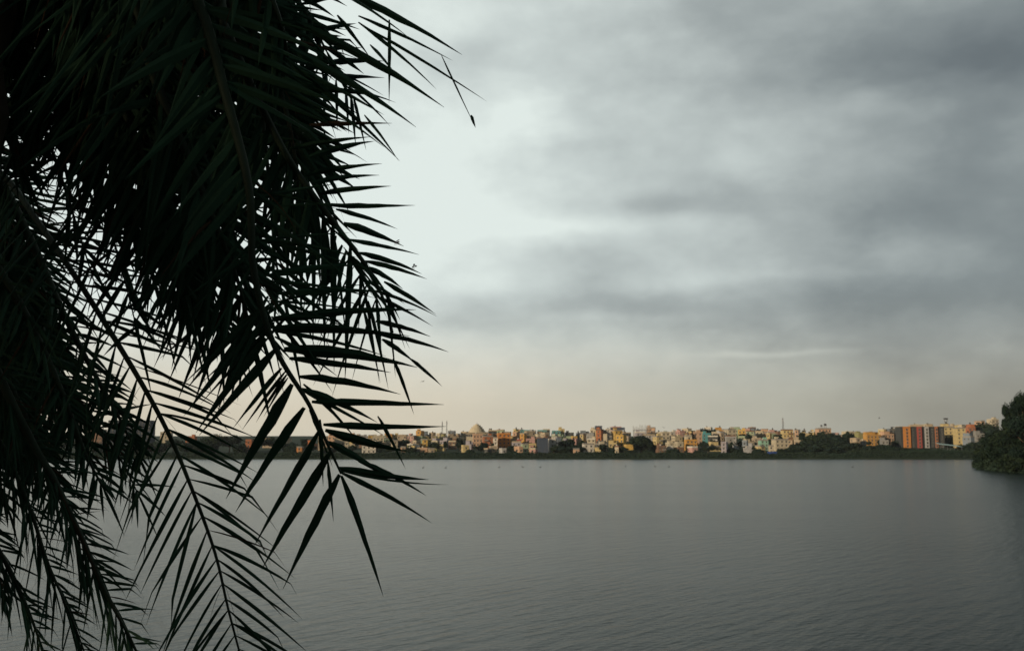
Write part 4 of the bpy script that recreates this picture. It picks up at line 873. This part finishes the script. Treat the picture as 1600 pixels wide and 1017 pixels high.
fr2([(-150, 220, 4.4), (-60, 320, 4.4), (0, 400, 4.4), (40, 470, 4.4), (60, 540, 4.4), (75, 600, 4.4)], 110, 9, 29, spacing=10, start=.2, droop=.45, plume=.9)
fr2([(-160, 300, 4.5), (-80, 440, 4.5), (-30, 560, 4.5), (10, 650, 4.5), (30, 720, 4.5)], 110, 9, 30, spacing=9, start=.2, droop=.45, plume=.9)
fr2([(-140, 100, 4.4), (-60, 220, 4.4), (0, 330, 4.4), (30, 420, 4.4), (45, 500, 4.4)], 120, 9, 31, spacing=10, start=.2, droop=.4, plume=.9)

fr2([(-200, 280, 4.6), (-120, 420, 4.6), (-60, 520, 4.6), (0, 620, 4.6), (20, 700, 4.6)], 120, 11, 32, spacing=8, start=.2, droop=.4, plume=1.0)
fr2([(-160, 240, 4.6), (-80, 360, 4.6), (-20, 470, 4.6), (20, 560, 4.6), (40, 640, 4.6)], 120, 11, 33, spacing=8, start=.2, droop=.4, plume=1.0)
fr2([(-120, 200, 4.5), (-20, 330, 4.5), (40, 440, 4.5), (70, 530, 4.5), (100, 620, 4.5), (120, 690, 4.5)], 105, 7, 34, spacing=13, start=.2, droop=.4, plume=.9, kink=.2)
fr2([(-200, 420, 4.6), (-140, 600, 4.6), (-70, 740, 4.6), (-20, 840, 4.6), (5, 930, 4.6)], 90, 7, 35, spacing=10, start=.2, droop=.5, plume=.9, kink=.2)
fr2([(-180, 260, 4.7), (-90, 400, 4.7), (-30, 530, 4.7), (10, 640, 4.7), (25, 710, 4.7)], 125, 12, 38, spacing=8, start=.15, droop=.3, plume=1.1, av=14)
fr2([(-150, 200, 4.7), (-60, 330, 4.7), (20, 450, 4.7), (60, 560, 4.7), (80, 660, 4.7)], 110, 9, 39, spacing=9, start=.15, droop=.3, plume=1.1, av=14)
fr2([(-130, 160, 4.7), (-60, 260, 4.7), (0, 370, 4.7), (20, 460, 4.7), (30, 540, 4.7)], 125, 11, 40, spacing=9, start=.15, droop=.3, plume=1.1, av=14)

# ------------------------------------------------------------------ the evening air
q = MB(); q.box(-1150, 1150, -140, 1600, -4, 70)
M_haze = bpy.data.materials.new('haze'); M_haze.use_nodes = True; t = M_haze.node_tree; t.nodes.clear()
pv = t.nodes.new('ShaderNodeVolumePrincipled'); pv.inputs['Color'].default_value = (.80, .86, .90, 1); pv.inputs['Density'].default_value = .000045; pv.inputs['Anisotropy'].default_value = .2
ot = t.nodes.new('ShaderNodeOutputMaterial'); t.links.new(pv.outputs[0], ot.inputs['Volume'])
tag(q.build('haze', M_haze), 'thin evening haze over the lake', 'haze', kind='stuff')
